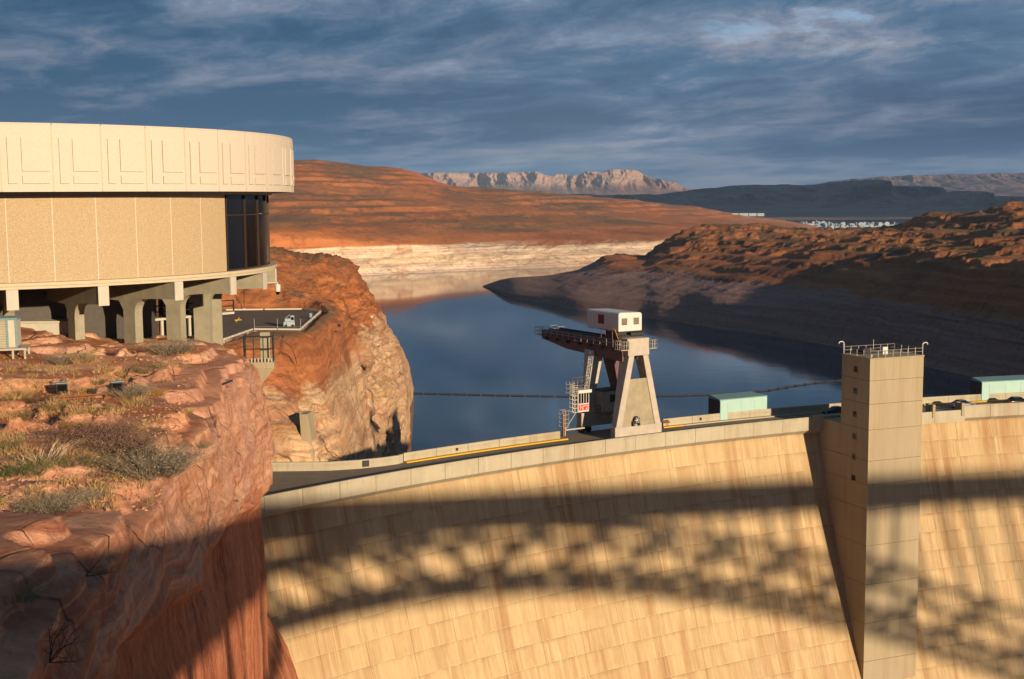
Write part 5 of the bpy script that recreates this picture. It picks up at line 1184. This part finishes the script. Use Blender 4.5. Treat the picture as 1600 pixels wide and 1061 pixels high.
PL = [  # px, row of the foot, kind, width m, label
 (128, 566, 'tan', 2.3, 'wide pale dry grass clump just below the second column'),
 (105, 568, 'grey', 1.8, 'dark grey low shrub left of the wide pale grass clump'),
 (228, 582, 'olive', 1.7, 'olive and tan shrub on the slope below the third column'),
 (195, 586, 'tan', 1.3, 'small dry tuft left of the olive shrub below the third column'),
 (170, 580, 'tan', 1.0, 'little dry tuft between two bushes under the columns'),
 (268, 552, 'grey', 2.6, 'low wide grey twiggy shrub at the foot of the fourth column'),
 (150, 600, 'olive', 1.2, 'small olive shrub above the pair of floodlights'),
 (130, 612, 'tan', 1.2, 'dry grass between the two floodlights'),
 (200, 620, 'grey', 1.8, 'tall grey green shrub right of the right floodlight'),
 (207, 632, 'tan', 1.5, 'spreading dry grass in front of the grey shrub by the floodlight'),
 (246, 618, 'ochre', 1.0, 'yellow green small bush alone on bare rock'),
 (30, 622, 'tan', 1.9, 'broad dry grass clump at the left edge of the picture'),
 (58, 628, 'dark', 1.2, 'dark brown low bush left of the left floodlight'),
 (84, 640, 'olive', 1.4, 'olive grass clump below the left floodlight'),
 (44, 652, 'olive', 1.1, 'tan olive tuft left of the pipe end'),
 (120, 646, 'tan', 1.2, 'round pale tuft under the rusty pipes'),
 (114, 670, 'ochre', 1.1, 'round ochre yellow bush touching the big brown shrub'),
 (150, 690, 'brown', 2.0, 'big mauve brown shrub, upper half of the thicket'),
 (178, 704, 'brown', 1.7, 'big mauve brown shrub, lower right half of the thicket'),
 (190, 712, 'grey', 2.0, 'grey brown twiggy shrub right beside the mauve thicket'),
 (217, 674, 'tan', 1.0, 'dry tuft in the hollow right of the mauve thicket'),
 (236, 742, 'grey', 3.0, 'largest spiky grey shrub near the edge of the bench'),
 (222, 738, 'grey', 2.0, 'smaller spiky grey shrub overlapping the largest one on its left'),
 (272, 726, 'olive', 1.2, 'tan olive tuft right of the largest grey shrub'),
 (291, 646, 'tan', 1.0, 'thin dry grass on the purple rock slab'),
 (312, 700, 'olive', 1.1, 'olive tuft hanging on the pale rock ledge'),
 (60, 722, 'pale', 1.7, 'white dead leafless shrub at the left'),
 (82, 728, 'green', 1.1, 'bright green leafy bush beside the white dead shrub'),
 (115, 726, 'olive', 1.5, 'grey green bush in the row below the orange rock'),
 (140, 728, 'olive', 1.2, 'rightmost grey green bush of the row below the orange rock'),
 (14, 742, 'green', 1.6, 'bright green bush in the lower left corner of the bench'),
 (46, 742, 'olive', 1.5, 'low olive bush right of the bright green corner bush'),
 (12, 700, 'olive', 1.1, 'olive tuft at the left edge above the green bush'),
 (174, 746, 'tan', .7, 'tiny dry tuft on dark red soil'),
 (78, 800, 'grey', 1.6, 'grey shrub on the pale rock just above the shadow'),
 (60, 798, 'grey', 1.1, 'small dark grey shrub left of the one above the shadow'),
 (128, 782, 'grey', .9, 'faint grey shrub on the pale rock slope'),
 (26, 940, 'olive', 1.2, 'olive bush in deep shade on the left edge'),
 (105, 688, 'olive', .8, 'small olive tuft on the left edge of the thicket'),
]
pr_ = random.Random(5)
for px, y, k, wd, lab in PL:
    h_, n_ = hit(px, y)
    if not h_: continue
    me = pr_.choice(KIND[k]); o = link(me.name.split('.')[0], me, None, h_, label=lab, cat='grass' if k == 'tan' else 'shrub', group='desert shrubs on the rock bench')
    s = wd*.88; hs_ = {'brown': .72, 'grey': .85}.get(k, .8)
    o.scale = (s, s, s*hs_); o.rotation_euler = (0, 0, pr_.uniform(0, 6.28))
# bare black branches in the shade
def branch(p0, d, L, r, depth, rnd, mb):
    pts = [Vector(p0)]; dd = Vector(d).normalized()
    for k in range(5): dd = (dd+Vector((rnd.uniform(-.3, .3), rnd.uniform(-.3, .3), rnd.uniform(-.25, .25)))).normalized(); pts.append(pts[-1]+dd*L/5)
    mb.tube(pts, r, 5, r*.35)
    if depth:
        for k in (1, 2, 3, 4): branch(pts[k], dd+Vector((rnd.uniform(-1, 1), rnd.uniform(-1, 1), rnd.uniform(-.5, .7))), L*.5, r*.5, depth-1, rnd, mb)
for px, y, L, dirs, lab in ((72, 1040, 1.0, ((.5, 0, .9), (.9, .2, .4), (-.3, .1, 1), (.2, .4, .8), (1, 0, .15)), 'bare black branching dead bush low on the left cliff in shade'),
                            (133, 905, .85, ((.9, .1, .75), (.8, .1, -.35)), 'thin bare black twig hanging on the shaded cliff')):
    h_, n_ = hit(px, y)
    if h_:
        mb = MB(); rnd = random.Random(px)
        for d in dirs: branch((0, 0, 0), Vector(d)+n_*.3, L, .018, 2 if L > .9 else 1, rnd, mb)
        mb.obj('dead_bush', L_dark, None, label=lab, cat='bush').location = h_+n_*.1
# ground cover: stones and dry grass, nobody could count
rs = np.random.RandomState(4)
def scatter(n, fn):
    res = []; tries = 0
    while len(res) < n and tries < n*8:
        tries += 1; px, y = rs.uniform(-40, 330), rs.uniform(545, 800)
        h_, n_ = hit(px, y)
        if h_ and n_.z > .6 and fn(px, y): res.append((h_, n_))
    return res
vs, fs = [], []
for h_, n_ in scatter(3800, lambda px, y: perlin(np.array([[px/60., y/40., 2.]]))[0] > -.25 and px < 330-(y-560)*.35):
    s = rs.gamma(1.6, .022)+.018; i = len(vs)
    q = [Vector(rs.uniform(-1, 1, 3))*s*.35 for _ in range(6)]
    B = [Vector(v)*s for v in ((1, 0, .2), (0, 1, .2), (-1, 0, .2), (0, -1, .2), (0, 0, .8), (0, 0, -.4))]
    vs += [tuple(h_+b+c) for b, c in zip(B, q)]; fs += [(i, i+1, i+4), (i+1, i+2, i+4), (i+2, i+3, i+4), (i+3, i, i+4)]
me = bpy.data.meshes.new('gravel'); me.from_pydata(vs, [], fs); me.materials.append(simple('stone_bits', (176, 128, 96), .9, var=.4, scale=2)); link('gravel', me, kind='stuff')
for nm, mat, cnt, seed in (('dry_ground_grass', L_tan, 420, 1), ('low_green_growth', L_olive, 110, 2)):
    vs, fs = [], []
    base_t = tuft(16, .34, .4, .010, seed+40, .5)
    for h_, n_ in scatter(cnt, lambda px, y: px < 300-(y-560)*.3 and perlin(np.array([[px/50.+seed*9, y/28., seed+.5]]))[0] > (.02 if seed == 1 else .08)):
        a = rs.uniform(0, 6.28); s = rs.uniform(.5, 1.25); i = len(vs); ca, sa = math.cos(a)*s, math.sin(a)*s
        vs += [(h_.x+v[0]*ca-v[1]*sa, h_.y+v[0]*sa+v[1]*ca, h_.z+v[2]*s) for v in base_t.v]; fs += [tuple(j+i for j in f_) for f_ in base_t.f]
    me = bpy.data.meshes.new(nm); me.from_pydata(vs, [], fs); me.materials.append(mat); link(nm, me, kind='stuff')
# ------------------------------------------------------------------ air
USE_HAZE = True
if USE_HAZE:
    hz = MB().box(-12000, 14000, -400, 17500, -217, 420).obj('haze', None, kind='stuff')
    m = bpy.data.materials.new('haze'); m.use_nodes = True; t = NT(m.node_tree); t.n.clear(); o = t.new('ShaderNodeOutputMaterial'); pv = t.new('ShaderNodeVolumePrincipled')
    pv.inputs['Color'].default_value = (.45, .68, 1, 1); pv.inputs['Density'].default_value = 2.6e-5; pv.inputs['Anisotropy'].default_value = 0.0
    t.l.new(pv.outputs[0], o.inputs['Volume']); hz.data.materials.append(m)
